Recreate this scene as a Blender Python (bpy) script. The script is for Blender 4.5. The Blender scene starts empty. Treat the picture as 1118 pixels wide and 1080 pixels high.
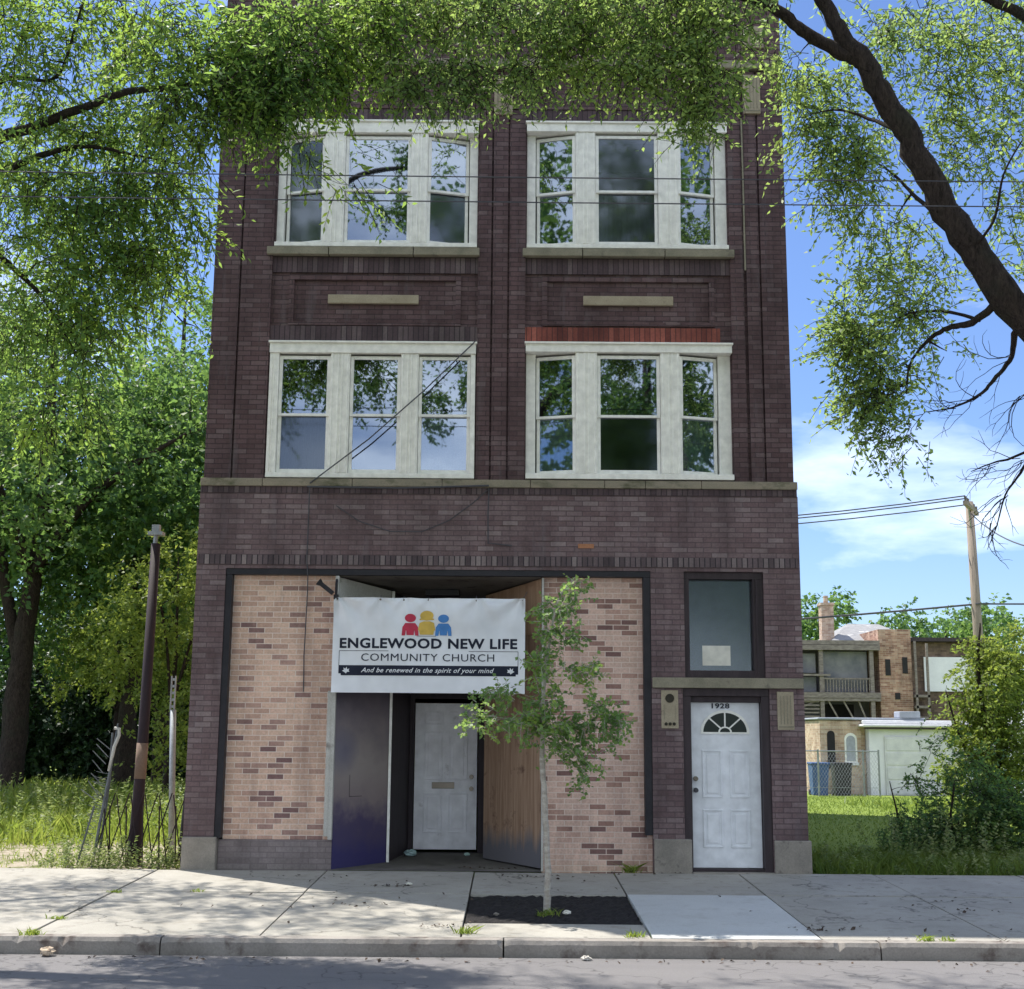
import bpy, math, random
import numpy as np
from mathutils import Vector, Matrix
random.seed(7); RNG = np.random.default_rng(7)
R = math.radians
C = bpy.context.scene.collection

# ------------------------------------------------------------------ camera
F_PX = 1428.0; PITCH = R(10.3); ROLL = .0075; CAM = (.145, -16.49, 1.67)
cam_d = bpy.data.cameras.new('camera'); cam = bpy.data.objects.new('camera', cam_d); C.objects.link(cam)
cam_d.sensor_width = 36; cam_d.lens = 36 * F_PX / 1118; cam_d.clip_end = 3000; cam_d.clip_start = .05
cam.matrix_world = Matrix.Translation(CAM) @ Matrix.Rotation(R(90) + PITCH, 4, 'X') @ Matrix.Rotation(ROLL, 4, 'Z')
bpy.context.scene.camera = cam

def P(px, py, Y=0.0):
    """world point seen at a photo pixel, at depth Y"""
    dx = px - 559; dy = 540 - py
    x = dx * math.cos(ROLL) - dy * math.sin(ROLL); y = dx * math.sin(ROLL) + dy * math.cos(ROLL)
    yv = F_PX * math.cos(PITCH) - y * math.sin(PITCH); z = F_PX * math.sin(PITCH) + y * math.cos(PITCH)
    t = (Y - CAM[1]) / yv
    return Vector((CAM[0] + t * x, Y, CAM[2] + t * z))

# ------------------------------------------------------------------ tagging
ORIG = {}
def tag(o, label=None, cat=None, group=None, kind=None):
    if label: o['label'] = label
    if cat: o['category'] = cat
    if group: o['group'] = group
    if kind: o['kind'] = kind
    return o
def thing(name, label, cat, loc=(0, 0, 0), group=None):
    o = bpy.data.objects.new(name, None); C.objects.link(o); o.location = loc; o.empty_display_size = .2
    ORIG[o.name] = Vector(loc)
    return tag(o, label, cat, group)

# ------------------------------------------------------------------ mesh builder
class MB:
    def __init__(s): s.v = []; s.f = []
    def add(s, vs, fs):
        n = len(s.v); s.v += [tuple(v) for v in vs]; s.f += [tuple(i + n for i in f) for f in fs]; return s
    def box(s, x0, x1, y0, y1, z0, z1, M=None):
        vs = [Vector((x, y, z)) for z in (z0, z1) for y in (y0, y1) for x in (x0, x1)]
        if M is not None: vs = [M @ v for v in vs]
        return s.add(vs, [(0, 2, 3, 1), (4, 5, 7, 6), (0, 1, 5, 4), (2, 6, 7, 3), (0, 4, 6, 2), (1, 3, 7, 5)])
    def quad(s, a, b, c, d): return s.add([a, b, c, d], [(0, 1, 2, 3)])
    def prism(s, pts, y0, y1):
        """outline (x,z) extruded from y0 (front) to y1"""
        n = len(pts)
        vs = [(x, y0, z) for x, z in pts] + [(x, y1, z) for x, z in pts]
        return s.add(vs, [tuple(range(n)), tuple(range(2 * n - 1, n - 1, -1))] + [(i + n, (i + 1) % n + n, (i + 1) % n, i) for i in range(n)])
    def prismz(s, pts, z0, z1):
        n = len(pts)
        vs = [(x, y, z0) for x, y in pts] + [(x, y, z1) for x, y in pts]
        return s.add(vs, [tuple(range(n - 1, -1, -1)), tuple(range(n, 2 * n))] + [(i, (i + 1) % n, (i + 1) % n + n, i + n) for i in range(n)])
    def tube(s, pts, rad, n=8, cap=True):
        pts = [Vector(p) for p in pts]
        if not hasattr(rad, '__len__'): rad = [rad] * len(pts)
        base = len(s.v); up = None
        for i, p in enumerate(pts):
            t = (pts[min(i + 1, len(pts) - 1)] - pts[max(i - 1, 0)])
            if t.length < 1e-9: t = Vector((0, 0, 1))
            t.normalize()
            if up is None:
                up = t.orthogonal().normalized()
            else:
                up = (up - t * up.dot(t)); up = up.normalized() if up.length > 1e-6 else t.orthogonal().normalized()
            b = t.cross(up)
            for k in range(n):
                a = 2 * math.pi * k / n
                s.v.append(tuple(p + (up * math.cos(a) + b * math.sin(a)) * rad[i]))
        for i in range(len(pts) - 1):
            for k in range(n):
                a = base + i * n + k; b_ = base + i * n + (k + 1) % n
                s.f.append((a, b_, b_ + n, a + n))
        if cap:
            s.f.append(tuple(base + k for k in range(n - 1, -1, -1)))
            s.f.append(tuple(base + (len(pts) - 1) * n + k for k in range(n)))
        return s
    def build(s, name, mat, parent=None, origin=None, smooth=False, bevel=0):
        me = bpy.data.meshes.new(name)
        if parent is not None:
            off = ORIG.get(parent.name, Vector((0, 0, 0)))
        else:
            off = Vector(origin) if origin is not None else Vector((0, 0, 0))
        v = np.array(s.v, dtype=float) - np.array(off)
        me.from_pydata(v.tolist(), [], s.f)
        me.materials.append(mat)
        if smooth: me.polygons.foreach_set('use_smooth', [True] * len(me.polygons))
        o = bpy.data.objects.new(name, me); C.objects.link(o)
        if parent is not None:
            o.parent = parent; ORIG[o.name] = off
        else:
            o.location = off; ORIG[o.name] = off
        if bevel:
            m = o.modifiers.new('bevel', 'BEVEL'); m.width = bevel; m.segments = 2; m.limit_method = 'ANGLE'
        return o

def np_mesh(name, verts, nper, mat, parent=None, origin=(0, 0, 0)):
    """many identical n-gons; verts (N*nper,3)"""
    off = ORIG.get(parent.name, Vector((0, 0, 0))) if parent is not None else Vector(origin)
    v = (verts - np.array(off)).astype(np.float32)
    me = bpy.data.meshes.new(name); nv = len(v); nf = nv // nper
    me.vertices.add(nv); me.vertices.foreach_set('co', v.ravel())
    me.loops.add(nv); me.loops.foreach_set('vertex_index', np.arange(nv, dtype=np.int32))
    me.polygons.add(nf); me.polygons.foreach_set('loop_start', np.arange(0, nv, nper, dtype=np.int32))
    me.polygons.foreach_set('loop_total', np.full(nf, nper, dtype=np.int32))
    me.update(); me.validate(); me.materials.append(mat)
    o = bpy.data.objects.new(name, me); C.objects.link(o)
    if parent is not None: o.parent = parent
    else: o.location = off
    ORIG[o.name] = off
    return o

# ------------------------------------------------------------------ materials
class NT:
    def __init__(s, name):
        s.m = bpy.data.materials.new(name); s.m.use_nodes = True; s.t = s.m.node_tree; s.t.nodes.clear()
        s.out = s.n('ShaderNodeOutputMaterial')
    def n(s, typ, **kw):
        nd = s.t.nodes.new(typ)
        for k, v in kw.items():
            if k in nd.inputs: 
                try: nd.inputs[k].default_value = v
                except Exception: nd.inputs[k].default_value = (*v, 1)
            else: setattr(nd, k, v)
        return nd
    def l(s, a, b): s.t.links.new(a, b)
    def ramp(s, fac, stops, interp='LINEAR'):
        r = s.n('ShaderNodeValToRGB'); r.color_ramp.interpolation = interp
        e = r.color_ramp.elements
        while len(e) < len(stops): e.new(.5)
        for i, (p, c) in enumerate(stops):
            e[i].position = p; e[i].color = (*c, 1) if len(c) == 3 else c
        if fac is not None: s.l(fac, r.inputs[0])
        return r.outputs[0]
    def obj(s): return s.n('ShaderNodeTexCoord').outputs['Object']
    def noise(s, vec, scale, detail=3, rough=.55, dist=0):
        nn = s.n('ShaderNodeTexNoise'); nn.inputs['Scale'].default_value = scale; nn.inputs['Detail'].default_value = detail
        nn.inputs['Roughness'].default_value = rough; nn.inputs['Distortion'].default_value = dist
        if vec is not None: s.l(vec, nn.inputs['Vector'])
        return nn.outputs['Fac']
    def mix(s, a, b, fac, mode='MIX'):
        m = s.n('ShaderNodeMix', data_type='RGBA', blend_type=mode)
        for sock, val in ((m.inputs['A'] if False else m.inputs[6], a), (m.inputs[7], b), (m.inputs[0], fac)):
            if hasattr(val, 'is_output') or hasattr(val, 'links'): s.l(val, sock)
            elif isinstance(val, tuple): sock.default_value = (*val, 1)
            else: sock.default_value = val
        return m.outputs[2]
    def math(s, op, a, b=None):
        m = s.n('ShaderNodeMath', operation=op)
        for i, val in enumerate((a, b)):
            if val is None: continue
            if isinstance(val, (int, float)): m.inputs[i].default_value = val
            else: s.l(val, m.inputs[i])
        return m.outputs[0]
    def bump(s, h, strength=.3, dist=.01):
        b = s.n('ShaderNodeBump'); b.inputs['Strength'].default_value = strength; b.inputs['Distance'].default_value = dist
        s.l(h, b.inputs['Height']); return b.outputs[0]
    def bsdf(s, col, rough=.8, spec=.3, metal=0, normal=None):
        p = s.n('ShaderNodeBsdfPrincipled'); p.inputs['Metallic'].default_value = metal
        p.inputs['Specular IOR Level'].default_value = spec
        if isinstance(col, tuple): p.inputs['Base Color'].default_value = (*col, 1)
        else: s.l(col, p.inputs['Base Color'])
        if isinstance(rough, (int, float)): p.inputs['Roughness'].default_value = rough
        else: s.l(rough, p.inputs['Roughness'])
        if normal is not None: s.l(normal, p.inputs['Normal'])
        s.l(p.outputs[0], s.out.inputs['Surface']); return p

def brick_mat(name, stops, mortar, mortar_w=.006, w=.205, h=.0655, z0=0.0, soldier=False, patchy=0, mortar_smooth=.2, var=.35, bump=.5, stain=None, interp='LINEAR', rough=.75, painted=None):
    t = NT(name); o = t.obj(); sx = t.n('ShaderNodeSeparateXYZ'); t.l(o, sx.inputs[0])
    u = t.math('ADD', sx.outputs[0], sx.outputs[1]); v = t.math('SUBTRACT', sx.outputs[2], z0)
    cb = t.n('ShaderNodeCombineXYZ')
    if soldier: t.l(v, cb.inputs[0]); t.l(u, cb.inputs[1])
    else: t.l(u, cb.inputs[0]); t.l(v, cb.inputs[1])
    # slight waviness of the courses
    b = t.n('ShaderNodeTexBrick'); t.l(cb.outputs[0], b.inputs['Vector'])
    b.offset = .5 if not soldier else 0; b.offset_frequency = 2
    for k, val in (('Scale', 1), ('Mortar Size', mortar_w / 2), ('Mortar Smooth', mortar_smooth), ('Bias', 0), ('Brick Width', w if not soldier else 50), ('Row Height', h)):
        b.inputs[k].default_value = val
    b.inputs['Color1'].default_value = (0, 0, 0, 1); b.inputs['Color2'].default_value = (1, 1, 1, 1); b.inputs['Mortar'].default_value = (.5, .5, .5, 1)
    bw = t.n('ShaderNodeRGBToBW'); t.l(b.outputs['Color'], bw.inputs[0]); rnd = bw.outputs[0]
    if patchy:
        nz = t.noise(o, .9, 3)
        r2 = t.ramp(nz, [(.38, (0, 0, 0)), (.62, (1, 1, 1))])
        rnd = t.math('MULTIPLY', rnd, t.math('ADD', t.math('MULTIPLY', r2, patchy), 1 - patchy / 2))
    col = t.ramp(rnd, stops, interp)
    n1 = t.noise(o, 1.3, 4); n2 = t.noise(o, 38, 3)
    col = t.mix(col, t.ramp(n1, [(.3, (1 - var,) * 3), (.7, (1 + var * .6,) * 3)]), 1.0, 'MULTIPLY')
    col = t.mix(col, t.ramp(n2, [(.3, (.86,) * 3), (.7, (1.12,) * 3)]), 1.0, 'MULTIPLY')
    col = t.mix(col, mortar, b.outputs['Fac'])
    sm_ = t.n('ShaderNodeMapping'); sm_.inputs['Scale'].default_value = (1.6, 1.6, .28); t.l(o, sm_.inputs[0])
    col = t.mix(col, t.ramp(t.noise(sm_.outputs[0], 1.7, 5, .65), [(.34, (.70, .69, .70)), (.56, (1.03,) * 3)]), 1.0, 'MULTIPLY')
    if stain:
        mp = t.n('ShaderNodeMapping'); mp.inputs['Scale'].default_value = (5, 5, .7); t.l(o, mp.inputs[0])
        ns = t.noise(mp.outputs[0], 1.0, 5, .6)
        col = t.mix(col, stain, t.math('MULTIPLY', t.ramp(ns, [(.56, (0, 0, 0)), (.74, (1, 1, 1))]), .45))
    hgt = t.math('SUBTRACT', t.math('MULTIPLY', n2, .35), b.outputs['Fac'])
    t.bsdf(col, rough, .3, 0, t.bump(hgt, bump, .006)); return t.m

def rough_mat(name, c1, c2, scale=6, rough=.85, bump=.25, spots=None, stretch=(1, 1, 1), spec=.3, fine=60, metal=0):
    t = NT(name); o = t.obj(); mp = t.n('ShaderNodeMapping'); mp.inputs['Scale'].default_value = stretch; t.l(o, mp.inputs[0])
    n = t.noise(mp.outputs[0], scale, 5, .6); nf = t.noise(o, fine, 3)
    col = t.mix(c1, c2, t.ramp(n, [(.35, (0, 0, 0)), (.65, (1, 1, 1))]))
    col = t.mix(col, t.ramp(nf, [(.3, (.88,) * 3), (.7, (1.1,) * 3)]), 1.0, 'MULTIPLY')
    if spots:
        c, sc, lo, hi = spots
        ns = t.noise(mp.outputs[0], sc, 6, .65)
        col = t.mix(col, c, t.ramp(ns, [(lo, (0, 0, 0)), (hi, (1, 1, 1))]))
    t.bsdf(col, rough, spec, metal, t.bump(t.math('ADD', n, t.math('MULTIPLY', nf, .4)), bump, .01)); return t.m

def plain(name, c, rough=.6, spec=.4, metal=0): 
    t = NT(name); o = t.obj(); n = t.noise(o, 9, 4)
    col = t.mix(c, t.ramp(n, [(.3, (.85,) * 3), (.7, (1.1,) * 3)]), 1.0, 'MULTIPLY')
    t.bsdf(col, rough, spec, metal); return t.m

def leaf_mat(name, stops, trans=.45, tcol=(.30, .42, .04), clump=.5, rough=.5):
    t = NT(name); g = t.n('ShaderNodeNewGeometry'); o = t.obj()
    n = t.noise(o, clump, 3)
    n = t.ramp(n, [(.32, (0, 0, 0)), (.68, (1, 1, 1))])
    f = t.math('ADD', t.math('MULTIPLY', g.outputs['Random Per Island'], .5), t.math('MULTIPLY', n, .5))
    col = t.ramp(f, stops)
    p = t.n('ShaderNodeBsdfPrincipled'); t.l(col, p.inputs['Base Color']); p.inputs['Roughness'].default_value = rough; p.inputs['Specular IOR Level'].default_value = .35
    tr = t.n('ShaderNodeBsdfTranslucent'); t.l(t.mix(col, tcol, .5), tr.inputs['Color'])
    mx = t.n('ShaderNodeMixShader'); mx.inputs[0].default_value = trans
    t.l(p.outputs[0], mx.inputs[1]); t.l(tr.outputs[0], mx.inputs[2]); t.l(mx.outputs[0], t.out.inputs['Surface']); return t.m

M = {}
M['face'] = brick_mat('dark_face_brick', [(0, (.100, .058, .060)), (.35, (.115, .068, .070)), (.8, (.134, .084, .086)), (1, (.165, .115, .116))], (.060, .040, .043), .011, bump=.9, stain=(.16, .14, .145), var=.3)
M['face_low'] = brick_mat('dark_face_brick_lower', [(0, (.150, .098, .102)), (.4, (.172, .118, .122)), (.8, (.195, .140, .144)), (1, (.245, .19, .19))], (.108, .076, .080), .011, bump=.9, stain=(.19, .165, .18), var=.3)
M['soldier'] = brick_mat('soldier_brick', [(0, (.078, .052, .058)), (.6, (.105, .072, .078)), (1, (.155, .12, .12))], (.038, .028, .032), .012, soldier=True, h=.0675, var=.3)
M['soldier_lt'] = brick_mat('soldier_brick_worn', [(0, (.085, .062, .068)), (.5, (.15, .112, .118)), (1, (.25, .205, .20))], (.03, .024, .03), .014, soldier=True, h=.0675, var=.3)
M['soldier_red'] = brick_mat('soldier_brick_red', [(0, (.16, .045, .035)), (.5, (.26, .075, .055)), (1, (.34, .11, .08))], (.07, .03, .03), .010, soldier=True, h=.0675, var=.55)
M['tan'] = brick_mat('tan_infill_brick', [(0, (.70, .49, .38)), (.3, (.61, .41, .315)), (.56, (.67, .46, .36)), (.70, (.54, .35, .27)), (.84, (.44, .28, .23)), (1, (.22, .13, .125))], (.70, .59, .52), .010, h=.067, w=.205, patchy=.22, var=.15, bump=.35, rough=.9)
M['tan2'] = brick_mat('pink_infill_brick', [(0, (.68, .48, .40)), (.3, (.61, .42, .345)), (.5, (.66, .46, .38)), (.70, (.52, .335, .27)), (.86, (.36, .21, .17)), (1, (.20, .115, .105))], (.68, .56, .49), .010, h=.067, w=.205, patchy=.22, var=.15, bump=.35, rough=.9)
M['base_purple'] = brick_mat('painted_base_brick', [(0, (.20, .165, .165)), (1, (.27, .23, .23))], (.17, .14, .145), .010, h=.067, var=.3, bump=.4)
M['common'] = brick_mat('common_brick', [(0, (.33, .20, .14)), (1, (.48, .34, .24))], (.38, .32, .27), .010, h=.067, var=.3)
M['far_brick'] = brick_mat('weathered_brick_far', [(0, (.25, .13, .095)), (.5, (.38, .22, .155)), (1, (.50, .34, .25))], (.42, .34, .27), .012, h=.09, w=.28, var=.4, stain=(.12, .08, .07))
M['far_tan'] = brick_mat('weathered_tan_brick', [(0, (.42, .28, .2)), (.5, (.55, .40, .29)), (1, (.62, .50, .38))], (.52, .44, .36), .012, h=.075, w=.22, var=.35, stain=(.55, .5, .45))
M['far_dark'] = brick_mat('brown_brick_far', [(0, (.10, .065, .05)), (1, (.20, .135, .10))], (.16, .12, .10), .012, h=.09, w=.28, var=.3)
M['stone'] = rough_mat('limestone', (.30, .27, .20), (.20, .185, .135), 3, .85, .3, spots=((.10, .09, .07), 5, .58, .75))
M['stone_lt'] = rough_mat('cream_stone', (.40, .345, .25), (.33, .28, .20), 5, .85, .3, spots=((.18, .15, .11), 14, .60, .75))
M['band'] = rough_mat('mossy_stone', (.30, .255, .19), (.235, .21, .155), 2.5, .9, .3, spots=((.065, .072, .035), 1.6, .52, .66), stretch=(1, 1, 2))
M['concrete_base'] = rough_mat('old_concrete', (.30, .27, .235), (.22, .20, .175), 4, .9, .5, spots=((.11, .10, .09), 6, .6, .72))
M['white'] = rough_mat('white_paint', (.90, .885, .82), (.85, .835, .77), 3, .45, .12, spots=((.62, .60, .52), 14, .72, .82), stretch=(3, 3, .6), spec=.4, fine=10)
M['sash'] = rough_mat('white_sash_paint', (.90, .89, .84), (.85, .84, .79), 4, .4, .08, spec=.4, fine=10)
M['door'] = rough_mat('white_door_paint', (.80, .82, .86), (.75, .77, .81), 1.4, .38, .06, fine=7, spots=((.40, .41, .43), 7, .70, .82), spec=.45)
M['door_in'] = rough_mat('grimy_door_paint', (.86, .86, .90), (.76, .75, .79), 1.6, .4, .08, fine=7, spots=((.26, .24, .23), 5, .62, .8), spec=.45)
M['black'] = rough_mat('black_steel', (.012, .012, .017), (.022, .020, .026), 5, .45, .15)
M['dark_wood'] = rough_mat('dark_painted_wood', (.030, .022, .028), (.045, .034, .040), 4, .6, .2, stretch=(4, 4, .5))
M['dark_trim'] = rough_mat('dark_brown_trim', (.035, .026, .030), (.055, .040, .045), 4, .6, .2, stretch=(4, 4, .5))
M['dark'] = plain('dark_interior', (.035, .033, .035), .9, .1)
M['ceil'] = rough_mat('dusty_ceiling', (.20, .185, .165), (.13, .115, .10), 2, .9, .2, spots=((.06, .05, .045), 4, .58, .7))
M['grime_white'] = rough_mat('grimy_white_board', (.52, .51, .48), (.40, .39, .36), 2, .7, .15, spots=((.22, .2, .18), 5, .6, .75))
M['mast'] = plain('matte_black_ink', (.018, .022, .04), .7, .2)
M['chrome'] = plain('brushed_metal', (.17, .15, .125), .35, .5, .8)
M['galv'] = rough_mat('galvanised_steel', (.36, .38, .40), (.26, .28, .30), 8, .5, .1, metal=.5)
M['gate'] = rough_mat('dull_dark_steel', (.09, .10, .11), (.16, .17, .18), 8, .6, .2, metal=.3)
M['rust'] = rough_mat('rusty_pole_paint', (.032, .018, .022), (.022, .014, .020), 3, .7, .3, spots=((.13, .06, .04), 7, .62, .75), stretch=(2, 2, .5))
M['rust_tan'] = rough_mat('bare_tan_patch', (.22, .15, .11), (.17, .115, .09), 4, .8, .3)
M['concrete'] = None
M['curb'] = rough_mat('kerb_concrete', (.31, .285, .26), (.22, .20, .18), 1.8, .92, .5, spots=((.11, .085, .075), 3.5, .55, .68))
M['mulch'] = rough_mat('black_mulch', (.012, .011, .012), (.03, .027, .027), 30, .95, 1.0, fine=120)
M['joint'] = plain('joint_dirt', (.05, .045, .035), .95, .1)
M['glassdark'] = plain('dark_leaded_glass', (.012, .022, .02), .25, .25)
M['paper'] = plain('white_paper', (.72, .70, .62), .8, .2)
def bark_mat():
    t = NT('ridged_dark_bark'); o = t.obj(); mp = t.n('ShaderNodeMapping'); mp.inputs['Scale'].default_value = (1, 1, .35); t.l(o, mp.inputs[0])
    n = t.noise(mp.outputs[0], 30, 6, .7, 1.2); n2 = t.noise(o, 3, 4); n3 = t.noise(mp.outputs[0], 11, 3, .6, 2.0)
    h = t.math('ADD', t.math('MULTIPLY', n3, .6), n)
    col = t.mix((.012, .010, .010), (.075, .058, .050), t.ramp(h, [(.55, (0, 0, 0)), (1.05, (1, 1, 1))])); col = t.mix(col, (.04, .042, .032), t.math('MULTIPLY', t.ramp(n2, [(.5, (0, 0, 0)), (.65, (1, 1, 1))]), .5))
    t.bsdf(col, .95, .15, 0, t.bump(h, 1.0, .035)); return t.m
M['bark'] = bark_mat()
M['bark_pale'] = rough_mat('pale_bark', (.46, .43, .38), (.30, .27, .23), 9, .9, .4, stretch=(1, 1, 3))
M['twig'] = plain('twig_bark', (.030, .024, .022), .9, .2)
M['wire'] = plain('black_cable', (.07, .07, .08), .6, .3)
M['pole_wood'] = rough_mat('weathered_pole_wood', (.30, .25, .20), (.22, .18, .145), 5, .9, .4, stretch=(4, 4, .3))
M['roof_white'] = rough_mat('white_roof_coating', (.72, .72, .72), (.60, .60, .62), 3, .6, .3)
M['garage'] = rough_mat('white_garage_siding', (.80, .80, .83), (.72, .72, .76), 2, .6, .1)
M['roof_grey'] = rough_mat('grey_shingles', (.22, .22, .23), (.30, .30, .30), 5, .9, .4, spots=((.62, .62, .6), 1.2, .62, .7), stretch=(1, 1, 3))
M['porch'] = rough_mat('weathered_porch_wood', (.26, .225, .20), (.15, .125, .115), 4, .9, .3, stretch=(1, 1, 3))
M['porch_dark'] = rough_mat('grey_porch_siding', (.12, .125, .14), (.22, .215, .22), 1.2, .85, .2)
M['bin_blue'] = plain('blue_plastic', (.045, .10, .26), .5, .4)
M['bin_black'] = plain('black_plastic', (.02, .02, .022), .5, .4)

def wood_mat(name, base, streak, dark, sc=1.0, greyz=None):
    t = NT(name); o = t.obj(); mp = t.n('ShaderNodeMapping'); mp.inputs['Scale'].default_value = (22 * sc, 22 * sc, 1.1 * sc); t.l(o, mp.inputs[0])
    n = t.noise(mp.outputs[0], 1, 6, .65, .4); n2 = t.noise(o, 3.2, 5, .7)
    col = t.mix(base, streak, t.ramp(n, [(.38, (0, 0, 0)), (.62, (1, 1, 1))]))
    col = t.mix(col, dark, t.math('MULTIPLY', t.ramp(n2, [(.56, (0, 0, 0)), (.68, (1, 1, 1))]), .75))
    if greyz:   # weathering that climbs from the wet foot of the sheet
        sx = t.n('ShaderNodeSeparateXYZ'); t.l(o, sx.inputs[0])
        z = t.math('ADD', sx.outputs[2], t.math('MULTIPLY', t.noise(mp.outputs[0], .6, 3), .5))
        col = t.mix(greyz[0], col, t.ramp(t.math('MULTIPLY', z, .5), [(greyz[1], (0, 0, 0)), (greyz[1] + .12, (1, 1, 1))]))
    t.bsdf(col, .8, .2, 0, t.bump(n, .3, .004)); return t.m
M['ply'] = wood_mat('weathered_plywood', (.36, .245, .17), (.24, .15, .10), (.10, .052, .04), greyz=((.13, .125, .14), .24))
M['ply_clean'] = wood_mat('plywood_upper', (.46, .30, .20), (.34, .21, .13), (.26, .15, .10), .6)

def blue_board():
    t = NT('blue_spray_painted_board'); o = t.obj(); sx = t.n('ShaderNodeSeparateXYZ'); t.l(o, sx.inputs[0])
    n = t.noise(o, 2.2, 4, .6)
    z = t.math('ADD', sx.outputs[2], t.math('MULTIPLY', t.math('SUBTRACT', n, .5), .9))
    col = t.ramp(t.math('MULTIPLY', z, .42), [(.06, (.040, .034, .12)), (.22, (.07, .055, .11)), (.34, (.22, .18, .18)), (.55, (.27, .235, .22)), (.75, (.16, .135, .15)), (.95, (.07, .06, .08))])  # lighter middle is a sheen painted into the colour; blue foot is paint
    # small patch of blue overspray
    mp = t.n('ShaderNodeMapping'); mp.inputs['Location'].default_value = (1.75, 0, -1.42); t.l(o, mp.inputs[0])
    g = t.n('ShaderNodeVectorMath', operation='LENGTH'); t.l(mp.outputs[0], g.inputs[0])
    t.bsdf(t.mix((.04, .055, .15), col, t.ramp(g.outputs['Value'], [(.06, (0, 0, 0)), (.42, (1, 1, 1))])), .55, .35, 0, t.bump(n, .1, .01)); return t.m
M['blue_board'] = blue_board()

def glass(name, refl=.42, tint=(.55, .62, .62), rough=.0, wob=.035):
    t = NT(name); o = t.obj(); n = t.noise(o, 1.6, 2)
    bp = t.bump(n, wob, .012)
    g = t.n('ShaderNodeBsdfGlossy'); g.inputs['Roughness'].default_value = rough; g.inputs['Color'].default_value = (.70, .80, .92, 1); t.l(bp, g.inputs['Normal'])
    tr = t.n('ShaderNodeBsdfTransparent'); tr.inputs[0].default_value = (*tint, 1)
    lw = t.n('ShaderNodeFresnel'); lw.inputs[0].default_value = 1.5
    fac = t.math('ADD', lw.outputs[0], refl); fac.node.use_clamp = True
    mx = t.n('ShaderNodeMixShader'); t.l(fac, mx.inputs[0]); t.l(tr.outputs[0], mx.inputs[1]); t.l(g.outputs[0], mx.inputs[2])
    t.l(mx.outputs[0], t.out.inputs['Surface']); return t.m
M['glass'] = glass('window_glass', .32, (.4, .46, .48), .018)
M['glass_dim'] = glass('screened_window_glass', .10, (.4, .43, .45), .06)
M['glass_grey'] = glass('dusty_transom_glass', .08, (.55, .6, .58), .15)
M['curtain'] = rough_mat('drawn_curtain', (.72, .76, .82), (.60, .64, .70), 3, .9, .3, stretch=(8, 8, .4))
M['curtain_grey'] = rough_mat('grey_net_curtain', (.22, .235, .25), (.14, .15, .165), 2, .9, .3, stretch=(6, 6, .5))

def ground_mat():
    t = NT('lot_ground'); o = t.obj(); sx = t.n('ShaderNodeSeparateXYZ'); t.l(o, sx.inputs[0])
    n1 = t.noise(o, .55, 5, .6); n2 = t.noise(o, 7, 4, .7)
    n4 = t.noise(o, 2.2, 6, .75)
    soil = t.mix(t.mix((.40, .36, .29), (.24, .20, .15), t.ramp(n2, [(.35, (0, 0, 0)), (.65, (1, 1, 1))])), (.13, .14, .06), t.ramp(n4, [(.50, (0, 0, 0)), (.60, (1, 1, 1))]))
    grass = t.mix((.22, .28, .06), (.14, .20, .04), t.ramp(n2, [(.3, (0, 0, 0)), (.7, (1, 1, 1))]))
    # bare sandy strip in the first metres left of the house, grass elsewhere
    left = t.math('LESS_THAN', sx.outputs[0], -3.8)
    near = t.ramp(t.math('ADD', t.math('MULTIPLY', sx.outputs[1], .10), t.math('MULTIPLY', n1, .5)), [(.62, (1, 1, 1)), (.74, (0, 0, 0))])
    f = t.math('MULTIPLY', near, left)
    t.bsdf(t.mix(grass, soil, f), .95, .1, 0, t.bump(n2, .6, .03)); return t.m
M['ground'] = ground_mat()
def concrete_mat(name, a, b, dirt, crack=.8, gum=.75):
    t = NT(name); o = t.obj(); n = t.noise(o, .8, 6, .65); nf = t.noise(o, 110, 4, .75); n2 = t.noise(o, 5, 5, .7)
    col = t.mix(a, b, t.ramp(n, [(.35, (0, 0, 0)), (.65, (1, 1, 1))]))
    col = t.mix(col, t.ramp(nf, [(.25, (.74,) * 3), (.5, (1, 1, 1)), (.8, (1.2,) * 3)]), 1.0, 'MULTIPLY')
    col = t.mix(col, dirt, t.math('MULTIPLY', t.ramp(n2, [(.52, (0, 0, 0)), (.72, (1, 1, 1))]), .55))
    nn = t.n('ShaderNodeTexNoise'); nn.inputs['Scale'].default_value = 1.7; nn.inputs['Detail'].default_value = 5; t.l(o, nn.inputs[0])
    sc = t.n('ShaderNodeVectorMath', operation='ADD'); t.l(o, sc.inputs[0]); t.l(nn.outputs['Color'], sc.inputs[1])
    v = t.n('ShaderNodeTexVoronoi', feature='DISTANCE_TO_EDGE'); v.inputs['Scale'].default_value = .42; t.l(sc.outputs[0], v.inputs['Vector'])
    ck = t.ramp(v.outputs['Distance'], [(0, (1, 1, 1)), (.006, (0, 0, 0))])
    ck = t.math('MULTIPLY', ck, t.ramp(n, [(.42, (0, 0, 0)), (.55, (1, 1, 1))]))
    col = t.mix(col, (.07, .062, .055), t.math('MULTIPLY', ck, crack))
    g = t.n('ShaderNodeTexVoronoi'); g.inputs['Scale'].default_value = 3.1; t.l(o, g.inputs['Vector'])
    gm = t.ramp(g.outputs['Distance'], [(.055, (1, 1, 1)), (.075, (0, 0, 0))])
    col = t.mix(col, (.10, .095, .09), t.math('MULTIPLY', gm, gum))
    h = t.math('SUBTRACT', t.math('MULTIPLY', nf, .5), ck)
    t.bsdf(col, .92, .25, 0, t.bump(h, .5, .006)); return t.m
M['concrete'] = concrete_mat('pavement_concrete', (.385, .365, .325), (.31, .295, .262), (.20, .18, .15))
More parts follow.
